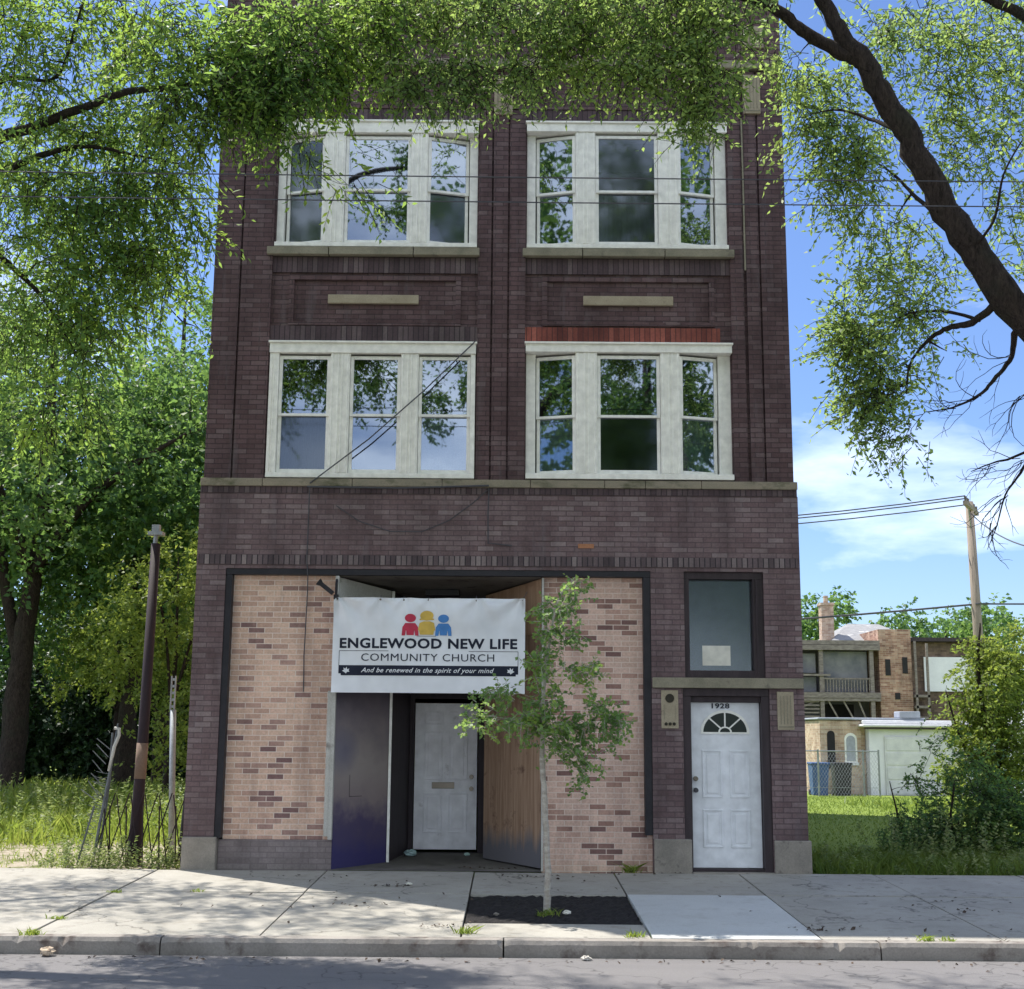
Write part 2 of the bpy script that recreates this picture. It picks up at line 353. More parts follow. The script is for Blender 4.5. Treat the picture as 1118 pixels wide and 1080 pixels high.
M['concrete_new'] = concrete_mat('new_concrete', (.54, .55, .54), (.48, .49, .485), (.36, .35, .33), 0, .35)
def asphalt_mat():
    t = NT('old_asphalt'); o = t.obj(); mp = t.n('ShaderNodeMapping'); mp.inputs['Scale'].default_value = (.35, 3.0, 1); t.l(o, mp.inputs[0])
    n = t.noise(mp.outputs[0], 1.2, 5); n2 = t.noise(o, 140, 3, .8); n3 = t.noise(o, .8, 3)
    v = t.n('ShaderNodeTexVoronoi', feature='DISTANCE_TO_EDGE'); v.inputs['Scale'].default_value = .9
    dm = t.n('ShaderNodeVectorMath', operation='ADD'); t.l(o, dm.inputs[0]); nn = t.n('ShaderNodeTexNoise'); nn.inputs['Scale'].default_value = 2.5; t.l(o, nn.inputs[0]); t.l(nn.outputs['Color'], dm.inputs[1]); t.l(dm.outputs[0], v.inputs['Vector'])
    col = t.mix((.15, .145, .15), (.20, .19, .19), n); col = t.mix(col, t.ramp(n2, [(.3, (.75,) * 3), (.75, (1.25,) * 3)]), 1.0, 'MULTIPLY')
    col = t.mix(col, (.05, .048, .05), t.math('MULTIPLY', t.ramp(v.outputs['Distance'], [(.0, (1, 1, 1)), (.014, (0, 0, 0))]), .7))
    t.bsdf(col, .88, .3, 0, t.bump(n2, .6, .006)); return t.m
M['asphalt'] = asphalt_mat()

M['leafR'] = leaf_mat('ash_leaf_green', [(.15, (.075, .140, .065)), (.5, (.135, .225, .080)), (.85, (.27, .35, .075))], .58, (.62, .82, .20), .9)
M['leafL'] = leaf_mat('locust_leaf_green', [(.15, (.065, .15, .065)), (.5, (.115, .22, .065)), (.85, (.27, .36, .05))], .58, (.58, .82, .14), .8)
M['leafB'] = leaf_mat('cottonwood_leaf_green', [(.15, (.028, .080, .042)), (.5, (.055, .130, .052)), (.85, (.17, .25, .05))], .50, (.36, .58, .12), .5)
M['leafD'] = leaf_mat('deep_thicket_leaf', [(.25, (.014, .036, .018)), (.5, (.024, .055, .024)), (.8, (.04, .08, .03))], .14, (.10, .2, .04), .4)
M['leafY'] = leaf_mat('yellow_green_leaf', [(.22, (.10, .16, .035)), (.5, (.17, .24, .045)), (.8, (.27, .33, .06))], .5, (.5, .6, .10), .6)
M['leafS'] = leaf_mat('sapling_leaf_green', [(.15, (.10, .20, .08)), (.5, (.16, .28, .10)), (.85, (.32, .42, .09))], .5, (.5, .7, .16), 2.5)
M['grass'] = leaf_mat('grass_blade', [(.22, (.11, .19, .03)), (.5, (.19, .28, .045)), (.8, (.34, .38, .10))], .5, (.5, .6, .10), 1.2)
M['lawn'] = leaf_mat('lawn_blade', [(.22, (.07, .135, .025)), (.5, (.125, .20, .035)), (.8, (.25, .30, .07))], .45, (.40, .5, .08), .8)  # darker than the lot grass: tree shade on the verge put into the colour
M['weed'] = leaf_mat('weed_leaf', [(.22, (.09, .15, .05)), (.5, (.17, .23, .08)), (.8, (.32, .34, .16))], .45, (.45, .55, .15), 1.5)

# ------------------------------------------------------------------ foliage
def leaf_quads(centers, dirs, L, W, up_bias=.6):
    """rhombus leaves: centers (N,3), dirs (N,3) unit"""
    n = len(centers)
    rn = RNG.normal(size=(n, 3)); rn[:, 2] += up_bias
    side = np.cross(dirs, rn); side /= np.linalg.norm(side, axis=1)[:, None] + 1e-9
    nrm = np.cross(side, dirs)
    l = (L * RNG.uniform(.65, 1.25, n))[:, None]; w = (W * RNG.uniform(.7, 1.25, n))[:, None]
    a = centers - dirs * l * .5
    b = centers + side * w * .5 + nrm * w * .12 - dirs * l * .06
    c = centers + dirs * l * .5 - nrm * l * .10
    d = centers - side * w * .5 + nrm * w * .12 - dirs * l * .06
    return np.stack([a, b, c, d], 1).reshape(-1, 3)

def sample_blobs(blobs):
    pts = []
    for c, r, n in blobs:
        c = np.array(c); r = np.array(r) if hasattr(r, '__len__') else np.array([r] * 3)
        d = RNG.normal(size=(n, 3)); d /= np.linalg.norm(d, axis=1)[:, None]
        u = RNG.uniform(.15, 1, n) ** (1 / 2.4)
        pts.append(c + d * u[:, None] * r)
    return np.concatenate(pts)

def make_tree(name, label, cat, base, limbs, blobs, leaf, bark, L=.06, W=.028, sprays=4, per=12, slen=.42, twig_r=.012, droop=.5, group=None, spread=.10, tw_sides=4, spray_twigs=True, up_bias=.6, extra_twigs=None):
    root = thing(name, label, cat, base, group)
    tk = MB(); nodes = []
    for pts, rad in limbs:
        # smooth the limb through catmull-rom
        pts = [Vector(p) for p in pts]; out = []; ro = []
        for i in range(len(pts) - 1):
            p0 = pts[max(i - 1, 0)]; p1 = pts[i]; p2 = pts[i + 1]; p3 = pts[min(i + 2, len(pts) - 1)]
            for k in range(6):
                t = k / 6
                q = .5 * ((2 * p1) + (p2 - p0) * t + (2 * p0 - 5 * p1 + 4 * p2 - p3) * t * t + (3 * p1 - p0 - 3 * p2 + p3) * t ** 3)
                out.append(q); ro.append(rad[i] * (1 - t) + rad[i + 1] * t)
        out.append(pts[-1]); ro.append(rad[-1])
        q_ = []
        for i_, q in enumerate(out):
            j = min(ro[i_] * .22, .03); q_.append(q + Vector((random.uniform(-j, j), random.uniform(-j, j), random.uniform(-j, j))))
        tk.tube(q_, [r_ * random.uniform(.93, 1.07) for r_ in ro], 10 if ro[0] > .06 else 6)
        for q, r_ in zip(q_, ro): nodes.append((q.x, q.y, q.z, r_))
    tk.build('trunk', bark, root, smooth=True)
    if not blobs: return root
    cl = sample_blobs(blobs)
    nd = np.array(nodes); skip = nd[:, 2] > (nd[:, 2].min() + .15 * (nd[:, 2].max() - nd[:, 2].min()))
    nd = nd[skip]
    d0 = np.min(np.linalg.norm(cl[:, None, :] - nd[None, ::3, :3], axis=2), axis=1)
    tw = MB(); cap = len(nd) + 5 * len(cl) + 10
    arr = np.zeros((cap, 4)); arr[:len(nd)] = nd; cnt = len(nd)
    tipdir = []
    for ci in np.argsort(d0):
        c = cl[ci]
        dd = np.linalg.norm(arr[:cnt, :3] - c, axis=1) + np.maximum(arr[:cnt, 2] - c[2], 0) * .3
        j = int(np.argmin(dd)); s = arr[j, :3]; r0 = min(arr[j, 3] * .7, twig_r * (1 + .6 * dd[j])); r0 = max(r0, .0035)
        v = c - s; ln = np.linalg.norm(v)
        if ln < .02: tipdir.append((ci, np.array([0, 0, 1.]))); continue
        k = 4; pl = [s]
        off = RNG.normal(size=3) * ln * .10; off[2] += ln * .12
        for i in range(1, k + 1):
            t = i / k; pl.append(s + v * t + off * math.sin(math.pi * t))
        rr = [r0 + (.003 - r0) * (i / k) for i in range(k + 1)]
        tw.tube(pl, rr, tw_sides, cap=False)
        for i in range(1, k + 1): arr[cnt] = (*pl[i], rr[i]); cnt += 1
        tipdir.append((ci, (pl[-1] - pl[-2]) / (np.linalg.norm(pl[-1] - pl[-2]) + 1e-9)))
    if extra_twigs:
        for pl, rr in extra_twigs: tw.tube(pl, rr, 4, cap=False)
    td = np.zeros_like(cl)
    for ci, d in tipdir: td[ci] = d
    # sprays
    n = len(cl); S = sprays
    c = np.repeat(cl, S, 0); d = np.repeat(td, S, 0) * .6 + RNG.normal(size=(n * S, 3)) * .75
    d[:, 2] -= droop * .5; d /= np.linalg.norm(d, axis=1)[:, None]
    start = c + RNG.normal(size=c.shape) * spread
    ln = slen * RNG.uniform(.5, 1.2, len(c))
    t = np.linspace(.1, 1, per); tt = np.tile(t, len(c)); cc = np.repeat(start, per, 0); dr = np.repeat(d, per, 0); l3 = np.repeat(ln, per)
    pos = cc + dr * (tt * l3)[:, None]; pos[:, 2] -= droop * (tt ** 2) * l3 * .5
    sd = np.cross(dr, RNG.normal(size=dr.shape) * .4 + np.array([0, 0, 1])); sd /= np.linalg.norm(sd, axis=1)[:, None] + 1e-9
    sgn = np.where(np.arange(len(pos)) % 2 == 0, 1, -1)[:, None]
    ldir = sd * sgn * .8 + dr * .6 + RNG.normal(size=dr.shape) * .35; ldir[:, 2] -= droop * .35
    ldir /= np.linalg.norm(ldir, axis=1)[:, None]
    pos = pos + ldir * L * .6
    np_mesh('crown', leaf_quads(pos, ldir, L, W, up_bias), 4, leaf, root)
    if spray_twigs:
        for i in range(0, len(c)):
            a = start[i]; b = a + d[i] * ln[i] * .55; e = a + d[i] * ln[i]; b[2] -= droop * .15 * ln[i]; e[2] -= droop * .5 * ln[i]
            tw.tube([a, b, e], [.0048, .0036, .002], 3, cap=False)
    tw.build('branches', M['twig'] if bark is not M['bark_pale'] else bark, root, smooth=True)
    return root

def blades(n, area, h, w, lean=.35, z=None):
    """tapering grass blades; area = function n -> (n,3)"""
    p = area(n); a = RNG.uniform(0, 2 * np.pi, len(p)); hh = h[0] + (h[1] - h[0]) * RNG.uniform(0, 1, len(p)) ** 2
    s = np.stack([np.cos(a), np.sin(a), np.zeros(len(p))], 1) * (w * RNG.uniform(.6, 1.3, len(p)))[:, None] * .5
    lv = RNG.normal(size=(len(p), 3)) * lean; lv[:, 2] = 0
    m = p + lv * (hh * .4)[:, None] + np.stack([0 * hh, 0 * hh, hh * .6], 1)
    t = p + lv * hh[:, None] + np.stack([0 * hh, 0 * hh, hh * .95], 1)
    return np.stack([p - s, p + s, m + s * .8, t, m - s * .8], 1).reshape(-1, 3)

# ================================================================== SETTING
def gz(y):
    ys = [-.05, 10, 28, 400]; zs = [-.02, 0, -.3, -.3]
    return float(np.interp(y, ys, zs))
def ground():
    prof = [(-400, -.12), (-30.5, -.12), (-28.2, -.12), (-28.1, -.5), (-.12, -.5), (-.04, -.03)] + [(y, gz(y)) for y in (0.6, 2, 4, 7, 10, 15, 20, 28, 60, 400)]
    m = MB(); xs = [-400, -60, -20, -12, -8, -5, 5, 8, 12, 20, 60, 400]
    vs = [(x, y, z) for y, z in prof for x in xs]; k = len(xs)
    m.add(vs, [(j * k + i, j * k + i + 1, (j + 1) * k + i + 1, (j + 1) * k + i) for j in range(len(prof) - 1) for i in range(k - 1)])
    tag(m.build('ground', M['ground']), kind='structure')
ground()
# road: gently crowned
m = MB(); prof = [(-28.05, -.30), (-16, -.12), (-10, -.19), (-4.58, -.262)]; xs = [-120, 0, 120]
m.add([(x, y, z) for y, z in prof for x in xs], [(j * 3 + i, j * 3 + i + 1, (j + 1) * 3 + i + 1, (j + 1) * 3 + i) for j in range(3) for i in range(2)])
tag(m.build('road', M['asphalt']), kind='structure')
# far pavement and kerb behind the camera
m = MB(); m.box(-60, 60, -32, -28.0, -.4, -.10); tag(m.build('pavement', M['concrete']), kind='structure')
# sidewalk slabs
def sz(y): return -.0 + .0276 * min(y, 0)       # falls to the kerb
slab_x = [-31.1, -25, -19, -13.0, -8.2, -6.1, -4.12, -2.07, -.28, 1.42, 2.93, 4.56, 6.3, 8, 12, 18, 24, 30]
sm = MB(); newm = MB()
for i in range(len(slab_x) - 1):
    xa, xb = slab_x[i] + .008, slab_x[i + 1] - .008
    for ya, yb in ((-4.36, -1.80), (-1.784, -.045)):
        d = random.uniform(-.006, .006); d2 = random.uniform(-.004, .004)
        pit = (i == 8 and ya < -2)
        spans = [(ya, yb)] if not pit else [(-4.36, -3.66)]
        for a, b in spans:
            tgt = newm if (i == 9 and ya < -2) else sm
            a_ = a; 
            zz = [sz(a_) + d, sz(a_) + d + d2, sz(b) + d + d2, sz(b) + d]
            xr = xb + (.0 if i != 8 else 0)
            vs = [(xa, a_, -.45), (xr, a_, -.45), (xr, b, -.45), (xa, b, -.45), (xa, a_, zz[0]), (xr, a_, zz[1]), (xr, b, zz[2]), (xa, b, zz[3])]
            tgt.add(vs, [(3, 2, 1, 0), (4, 5, 6, 7), (0, 1, 5, 4), (1, 2, 6, 5), (2, 3, 7, 6), (3, 0, 4, 7)])
so = tag(sm.build('sidewalk', M['concrete'], bevel=.006), kind='structure')
tag(newm.build('sidewalk_patch', M['concrete_new'], bevel=.006), kind='structure')
m = MB(); m.box(-31, 30, -4.36, -.04, -.44, -.15); jm = m.build('sidewalk_joint_bed', M['joint']); tag(jm, kind='structure')
# kerb, chipped along its edge
m = MB(); x = -14; kr = random.Random(3)
while x < 14:
    l = kr.choice([2.6, 3.0, 3.3]); d = kr.uniform(-.006, .006); y0 = -4.54 + kr.uniform(-.005, .005); n = int(l / .05); base = len(m.v)
    for k in range(n + 1):
        xx = x + .007 + (l - .014) * k / n; c = kr.uniform(0, .006) + (kr.uniform(.012, .05) if kr.random() < .045 else 0) + (.015 if k in (0, n) else 0)
        m.v += [(xx, y0, -.5), (xx, y0 + kr.uniform(-.002, .002), -.15 + d - c), (xx, y0 + .018 + c * .8, -.118 + d - c * .2), (xx, -4.372, -.118 + d + kr.uniform(-.001, .001)), (xx, -4.372, -.5)]
    for k in range(n):
        for q_ in range(4): a = base + k * 5 + q_; m.f.append((a, a + 5, a + 6, a + 1))
    m.f.append(tuple(base + q_ for q_ in range(5))); m.f.append(tuple(base + n * 5 + q_ for q_ in range(4, -1, -1))); x += l
m.box(-60, -14.1, -4.54, -4.372, -.5, -.118); m.box(x + .01, 60, -4.54, -4.372, -.5, -.118)
tag(m.build('kerb', M['curb']), kind='structure')
# far kerb
m = MB(); m.box(-60, 60, -27.98, -27.8, -.5, -.11); tag(m.build('kerb', M['curb'], bevel=.015), kind='structure')
# tree pit soil: lumpy sheet
m = MB(); nx, ny = 40, 26
vs = [(-.272 + (1.684) * i / nx, -3.652 + 1.86 * j / ny, sz(-3.6 + 1.86 * j / ny) - .03 + random.uniform(-.012, .016)) for j in range(ny + 1) for i in range(nx + 1)]
m.add(vs, [(j * (nx + 1) + i, j * (nx + 1) + i + 1, (j + 1) * (nx + 1) + i + 1, (j + 1) * (nx + 1) + i) for j in range(ny) for i in range(nx)])
tag(m.build('tree_pit_mulch', M['mulch']), kind='structure')

# ================================================================== MAIN BUILDING
B = thing('brick_building', 'three storey dark purple brown brick building with white framed windows and a boarded storefront', 'building', (0, 0, 0))
DEPTH = 16.0; TOP = 12.05
def wall_holes(m, x0, x1, z0, z1, yf, yb, holes):
    xs = sorted({x0, x1, *[h[0] for h in holes], *[h[1] for h in holes]}); zs = sorted({z0, z1, *[h[2] for h in holes], *[h[3] for h in holes]})
    def solid(xa, xb, za, zb):
        cx, cz = (xa + xb) / 2, (za + zb) / 2
        return not any(h[0] < cx < h[1] and h[2] < cz < h[3] for h in holes)
    for xa, xb in zip(xs, xs[1:]):
        for za, zb in zip(zs, zs[1:]):
            if solid(xa, xb, za, zb):
                m.quad((xa, yf, za), (xb, yf, za), (xb, yf, zb), (xa, yf, zb)); m.quad((xb, yb, za), (xa, yb, za), (xa, yb, zb), (xb, yb, zb))
    for h in list(holes):
        xa, xb, za, zb = h
        m.quad((xa, yf, za), (xa, yf, zb), (xa, yb, zb), (xa, yb, za)); m.quad((xb, yf, za), (xb, yb, za), (xb, yb, zb), (xb, yf, zb))
        m.quad((xa, yf, za), (xa, yb, za), (xb, yb, za), (xb, yf, za)); m.quad((xa, yf, zb), (xb, yf, zb), (xb, yb, zb), (xa, yb, zb))
    m.quad((x0, yf, z0), (x0, yf, z1), (x0, yb, z1), (x0, yb, z0)); m.quad((x1, yf, z0), (x1, yb, z0), (x1, yb, z1), (x1, yf, z1))
    m.quad((x0, yf, z1), (x1, yf, z1), (x1, yb, z1), (x0, yb, z1)); m.quad((x0, yf, z0), (x0, yb, z0), (x1, yb, z0), (x1, yf, z0))

W3L = (-3.03, -.345, 7.985, 9.77); W3R = (.315, 2.995, 7.985, 9.77); W2L = (-3.03, -.345, 4.87, 6.685); W2R = (.315, 2.995, 4.87, 6.685)
XL, XR = -3.815, 3.76
# upper field wall (set 4 cm behind the piers)
m = MB(); wall_holes(m, XL + .03, XR - .03, 4.70, TOP, .045, .36, [W3L, W3R, W2L, W2R])
# piers as stepped strips
for xa, xb in ((XL, -3.475), (-3.45, -3.05), (-.325, -.155), (-.130, .063), (.088, .30), (3.01, 3.185), (3.225, 3.395), (3.42, XR)):
    m.box(xa, xb, .0, .10, 4.852, 9.955 if xb < 3.1 and xa > -3.2 else 10.54)
# rusticated panel frames between the floors
for x0, x1, z0, z1 in ((-2.815, -.55, 6.915, 7.60), (.525, 2.79, 6.93, 7.60)):
    for xa, xb, za, zb in ((x0, x1, z1 - .062, z1), (x0, x1, z0, z0 + .05), (x0, x0 + .065, z0 + .05, z1 - .062), (x1 - .065, x1, z0 + .05, z1 - .062)):
        m.box(xa, xb, .012, .10, za, zb)
# string courses and parapet
m.box(-3.05, 3.01, .005, .10, 9.975, 10.035)
m.box(XL - .0, XR + .0, -.005, .10, 10.70, TOP - .14)
for xa, xb in ((-2.5, -.6), (.6, 2.5)):
    for a, b, c, d in ((xa, xb, 11.55, 11.61), (xa, xb, 10.95, 11.01), (xa, xa + .065, 11.01, 11.55), (xb - .065, xb, 11.01, 11.55)):
        m.box(a, b, -.03, .02, c, d)
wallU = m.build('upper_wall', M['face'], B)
# lower wall, a little proud of the upper floors
SX0, SX1, SZ1 = -3.47, 1.905, 3.69
m = MB(); wall_holes(m, -3.845, 3.80, -.3, 4.66, -.02, .36, [(SX0, SX1, -.3, SZ1), (2.29, 3.37, -.3, 2.226), (2.325, 3.333, 2.36, SZ1)])
for k in range(9):   # single bricks standing proud here and there
    x = -3.5 + .78 * k + random.uniform(0, .4); z = (61 + (k * 5) % 8) * .0655
    m.box(x, x + .195, -.028, -.01, z + .004, z + .0605)
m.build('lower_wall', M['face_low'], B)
m = MB(); m.box(.99, 1.19, -.031, -.01, 3.975, 4.03); tag(m.build('replaced_brick', rough_mat('orange_brick', (.42, .20, .11), (.34, .15, .08), 8), B), 'single orange replacement brick')
# side, back walls and roof
m = MB(); m.box(XL, XL + .3, .362, DEPTH, -.3, TOP - .5); m.box(XR - .3, XR, .362, DEPTH, -.3, TOP - .5); m.box(XL + .301, XR - .301, DEPTH - .3, DEPTH, -.3, TOP - .5)
m.build('side_wall', M['common'], B)
m = MB(); m.box(XL + .302, XR - .302, .364, DEPTH - .302, TOP - .9, TOP - .75); m.build('roof', M['roof_grey'], B)
# soldier courses
def soldier(x0, x1, z0, z1, y, mat, label=None):
    mm = MB(); mm.box(x0, x1, y, .12, z0, z1); o = mm.build('soldier_course', mat, B)
    if label: o['label'] = label
soldier(-3.05 + .002, -.327, 7.64, 7.855, .022, M['soldier']); soldier(.302, 3.008, 7.64, 7.855, .022, M['soldier'])
soldier(-3.048, -.327, 6.70, 6.905, .018, M['soldier']); soldier(.302, 2.86, 6.70, 6.905, .018, M['soldier_red'], 'soldier course painted faded brick red')
soldier(-3.048, -.327, 9.785, 9.97, .020, M['soldier']); soldier(.302, 3.008, 9.785, 9.97, .020, M['soldier'])
mm = MB(); mm.box(-3.82, 3.775, -.030, .1, 3.742, 3.862); mm.build('soldier_course', M['soldier_lt'], B)
mm = MB(); mm.box(-3.84, 3.79, -.030, .1, 4.662, 4.745); mm.build('rowlock_course', M['soldier'], B)
# stone work
def stone(name, x0, x1, y0, z0, z1, mat='stone', y1=.12, bev=.008, label=None):
    mm = MB(); mm.box(x0, x1, y0, y1, z0, z1); o = mm.build(name, M[mat], B, bevel=bev)
    if label: o['label'] = label
    return o
for a, b in ((-3.12, -2.31), (-2.30, -1.19), (-1.18, -.31)): stone('window_sill', a, b, -.055, 7.868, 7.975, 'stone', .2)
for a, b in ((.262, 1.05), (1.06, 2.14), (2.15, 3.062)): stone('window_sill', a, b, -.055, 7.868, 7.975, 'stone', .2)
mm = MB(); xs = [-3.845, -3.05, -1.9, -.75, .38, 1.33, 1.85, 2.57, 3.80]
for a, b in zip(xs, xs[1:]): mm.box(a + .003, b - .003, -.055 + random.uniform(-.004, .004), .11, 4.748, 4.848)
mm.build('stone_band', M['band'], B, bevel=.008)
stone('stone_bar', -2.30, -1.105, .0, 7.212, 7.332, 'stone_lt'); stone('stone_bar', 1.065, 2.25, .0, 7.212, 7.338, 'stone_lt')
mm = MB(); mm.box(XL - .02, XR + .02, -.06, .13, 10.56, 10.685); mm.build('cornice', M['stone'], B, bevel=.02)
mm = MB(); mm.box(XL - .03, XR + .03, -.07, .40, TOP - .135, TOP); mm.build('coping', M['stone'], B, bevel=.02)
def plaque(x0, x1, z0, z1, y=-.035, detail=0):
    o = stone('stone_plaque', x0, x1, y, z0, z1, 'stone_lt', .05, .006)
    cx = (x0 + x1) / 2; w = x1 - x0; mm = MB()
    if detail == 1:
        pts = [(cx + math.cos(a) * .055, z1 - .10 + math.sin(a) * .055) for a in [i * math.pi / 8 for i in range(16)]]; mm.prism(pts, y - .012, y + .01)
        for k in range(3): mm.prism([(cx - .05 + k * .05 + math.cos(a) * .021, z0 + .055 + math.sin(a) * .021) for a in [i * math.pi / 4 for i in range(8)]], y - .010, y + .01)
        mm.build('medallion', M['joint'], o); mm = MB()
        for xx in (x0 + .035, x1 - .041): mm.box(xx, xx + .006, y - .006, y + .01, z0 + .11, z1 - .18)
        mm.build('fluting', M['stone'], o)
    else:
        for k in range(4): mm.box(x0 + w * (.18 + .2 * k), x0 + w * (.22 + .2 * k), y - .006, y + .01, z0 + .07, z1 - .05)
        mm.box(x0 + .012, x1 - .012, y - .008, y + .01, z0 + .03, z0 + .045); mm.build('fluting', M['stone'], o)
plaque(2.02, 2.232, 1.73, 2.20, detail=1); plaque(3.462, 3.668, 1.722, 2.19)
plaque(3.235, 3.465, 9.92, 10.48); plaque(3.225, 3.53, 10.88, 11.2); plaque(-.135, .115, 9.88, 10.45); plaque(-3.53, -3.3, 9.92, 10.48)
stone('door_lintel', 1.912, 3.79, -.07, 2.228, 2.355, 'stone', .1)
stone('pier_base', 1.912, 2.372, -.055, -.3, .40, 'concrete_base', .12, .012); stone('pier_base', 3.378, 3.83, -.055, -.3, .392, 'concrete_base', .12, .012)
stone('pier_base', -3.85, -3.43, -.055, -.3, .385, 'concrete_base', .12, .012)
stone('door_step', 2.375, 3.375, -.10, -.2, .012, 'concrete_base', .3, .012)

# ---- upper windows
def rot_about(x, y, ang):
    return Matrix.Translation((x, y, 0)) @ Matrix.Rotation(ang, 4, 'Z') @ Matrix.Translation((-x, -y, 0))
def sash_unit(parent, x0, x1, z0, z1, zs, y, Mx=None, gl=('glass', 'glass'), curtain=None, rail='sash', open_lower=0):
    r = .042; mm = MB()
    for (a, b, za, zb, yo) in ((x0, x1, zs - .018, z1, 0), (x0, x1, z0, zs + .02, .035)):
        ylo, yhi = y + yo, y + yo + .034
        M2 = Mx
        if yo and open_lower: M2 = (Mx or Matrix()) @ Matrix.Translation((0, y, za)) @ Matrix.Rotation(open_lower, 4, 'X') @ Matrix.Translation((0, -y, -za))
        mm.box(a, a + r, ylo, yhi, za, zb, M2); mm.box(b - r, b, ylo, yhi, za, zb, M2)
        mm.box(a + r, b - r, ylo, yhi, za, za + (.05 if yo else .034), M2); mm.box(a + r, b - r, ylo, yhi, zb - (.034 if yo else .045), zb, M2)
    s = mm.build('sash', M[rail], parent, bevel=.004)
    for k, (za, zb, yo) in enumerate(((zs + .016, z1 - .045, 0), (z0 + .05, zs - .014, .035))):
        g = MB(); vs = [Vector((x0 + r, y + yo + .017, za)), Vector((x1 - r, y + yo + .017, za)), Vector((x1 - r, y + yo + .017, zb)), Vector((x0 + r, y + yo + .017, zb))]
        # each pane sits very slightly out of true, as old sashes do
        j = random.uniform(-.002, .002); vs[2].y += j; vs[3].y += j
        if Mx is not None: vs = [Mx @ v for v in vs]
        g.quad(*vs); g.build('pane', M[gl[k]], parent)
    if curtain:
        for which, mat in curtain:
            za, zb = ((zs, z1), (z0, zs), (z0, z1))[which]
            cm = MB(); n = 26; vs = []
            for i in range(n + 1):
                xx = x0 + .02 + (x1 - x0 - .04) * i / n; yy = y + .13 + .014 * math.sin(i * 1.55) + random.uniform(-.004, .004)
                for z in (za, zb):
                    v = Vector((xx, yy, z)); vs.append(Mx @ v if Mx is not None else v)
            cm.add(vs, [(2 * i, 2 * i + 2, 2 * i + 3, 2 * i + 1) for i in range(n)]); cm.build('curtain', M[mat], parent)

def window_group(rect, units, z0, z1, zs, bay, gls, curts, label):
    X0, X1, Z0, Z1 = rect; mm = MB(); yF = -.028 if bay else .005
    ang = .26 if bay else 0
    mm.box(X0 - .005, X1 + .005, yF - .02, .30, z1 + .03, Z1 - .025)          # head board
    mm.box(X0 - .02, X1 + .02, yF - .045, .31, Z1 - .024, Z1 + .002)           # cap
    mm.box(X0, X1, yF - .01, .30, Z0 + .0, z0 - .012)                          # sill board
    for a, b in ((units[0][1], units[1][0]), (units[1][1], units[2][0])):      # mullions with ribs
        mm.box(a + .004, b - .004, yF, .28, z0 - .01, z1 + .028)
        w = b - a
        for t in (.12, .42, .60, .88): mm.box(a + w * t - .009, a + w * t + .009, yF - .012, yF + .01, z0 - .008, z1 + .026)
    dd = .12 if bay else 0
    mm.box(X0, units[0][0] - .003, yF + dd, .30, z0 - .01, z1 + .028); mm.box(units[2][1] + .003, X1, yF + dd, .30, z0 - .01, z1 + .028)
    if not bay:
        for t in (.35, .7):
            mm.box(X0 + .08 * t, X0 + .08 * t + .012, yF - .01, yF + .01, z0, z1)
    w = mm.build('window', M['white'], B, bevel=.005); w['label'] = label
    for k, (a, b) in enumerate(units):
        Mx = None; y = yF + .035
        if bay and k == 0: Mx = rot_about(b, y, ang)
        if bay and k == 2: Mx = rot_about(a, y, -ang)
        if bay and k == 0: Mx = rot_about(b, y, -0.0) @ rot_about(b, y, .0) if False else rot_about(b, y, -ang)
        if bay and k == 2: Mx = rot_about(a, y, ang)
        if bay and k != 1:
            a2, b2 = (a - .012, b) if k == 0 else (a, b + .012)
        else: a2, b2 = a, b
        sash_unit(w, a2, b2, z0, z1, zs, y, Mx, gls[k], curts[k])
g = 'glass'; d = 'glass_dim'
window_group(W3L, ((-2.93, -2.40), (-2.12, -1.245), (-1.01, -.46)), 8.055, 9.565, 8.80, True, ((d, d), (g, g), (g, d)), (None, None, None), 'top floor window, shallow bay of three sashes, left')
window_group(W3R, ((.435, .96), (1.235, 2.065), (2.34, 2.845)), 8.055, 9.60, 8.80, True, ((g, g), (d, d), (g, g)), (None, [(1, 'curtain_grey')], None), 'top floor window, shallow bay of three sashes, right')
window_group(W2L, ((-2.905, -2.24), (-1.975, -1.32), (-1.08, -.41)), 4.945, 6.50, 5.71, False, ((g, d), (g, g), (g, g)), ([(1, 'curtain_grey')], None, [(1, 'curtain')]), 'middle floor window with three equal sashes')
window_group(W2R, ((.445, .955), (1.245, 2.06), (2.32, 2.83)), 4.955, 6.525, 5.71, True, ((g, g), (g, d), (g, g)), ([(1, 'curtain')], None, [(1, 'curtain')]), 'middle floor window under the red soldier course')
# rooms behind the glass
m = MB()
for z0, z1 in ((4.55, 7.3), (7.4, 10.5)):
    m.box(XL + .31, XR - .31, 3.2, 3.3, z0, z1); m.box(XL + .31, XR - .31, .37, 3.2, z0 - .05, z0); m.box(XL + .31, XR - .31, .37, 3.2, z1, z1 + .05)
    m.box(-.05, .05, .37, 3.2, z0, z1)
m.build('interior', M['dark'], B)

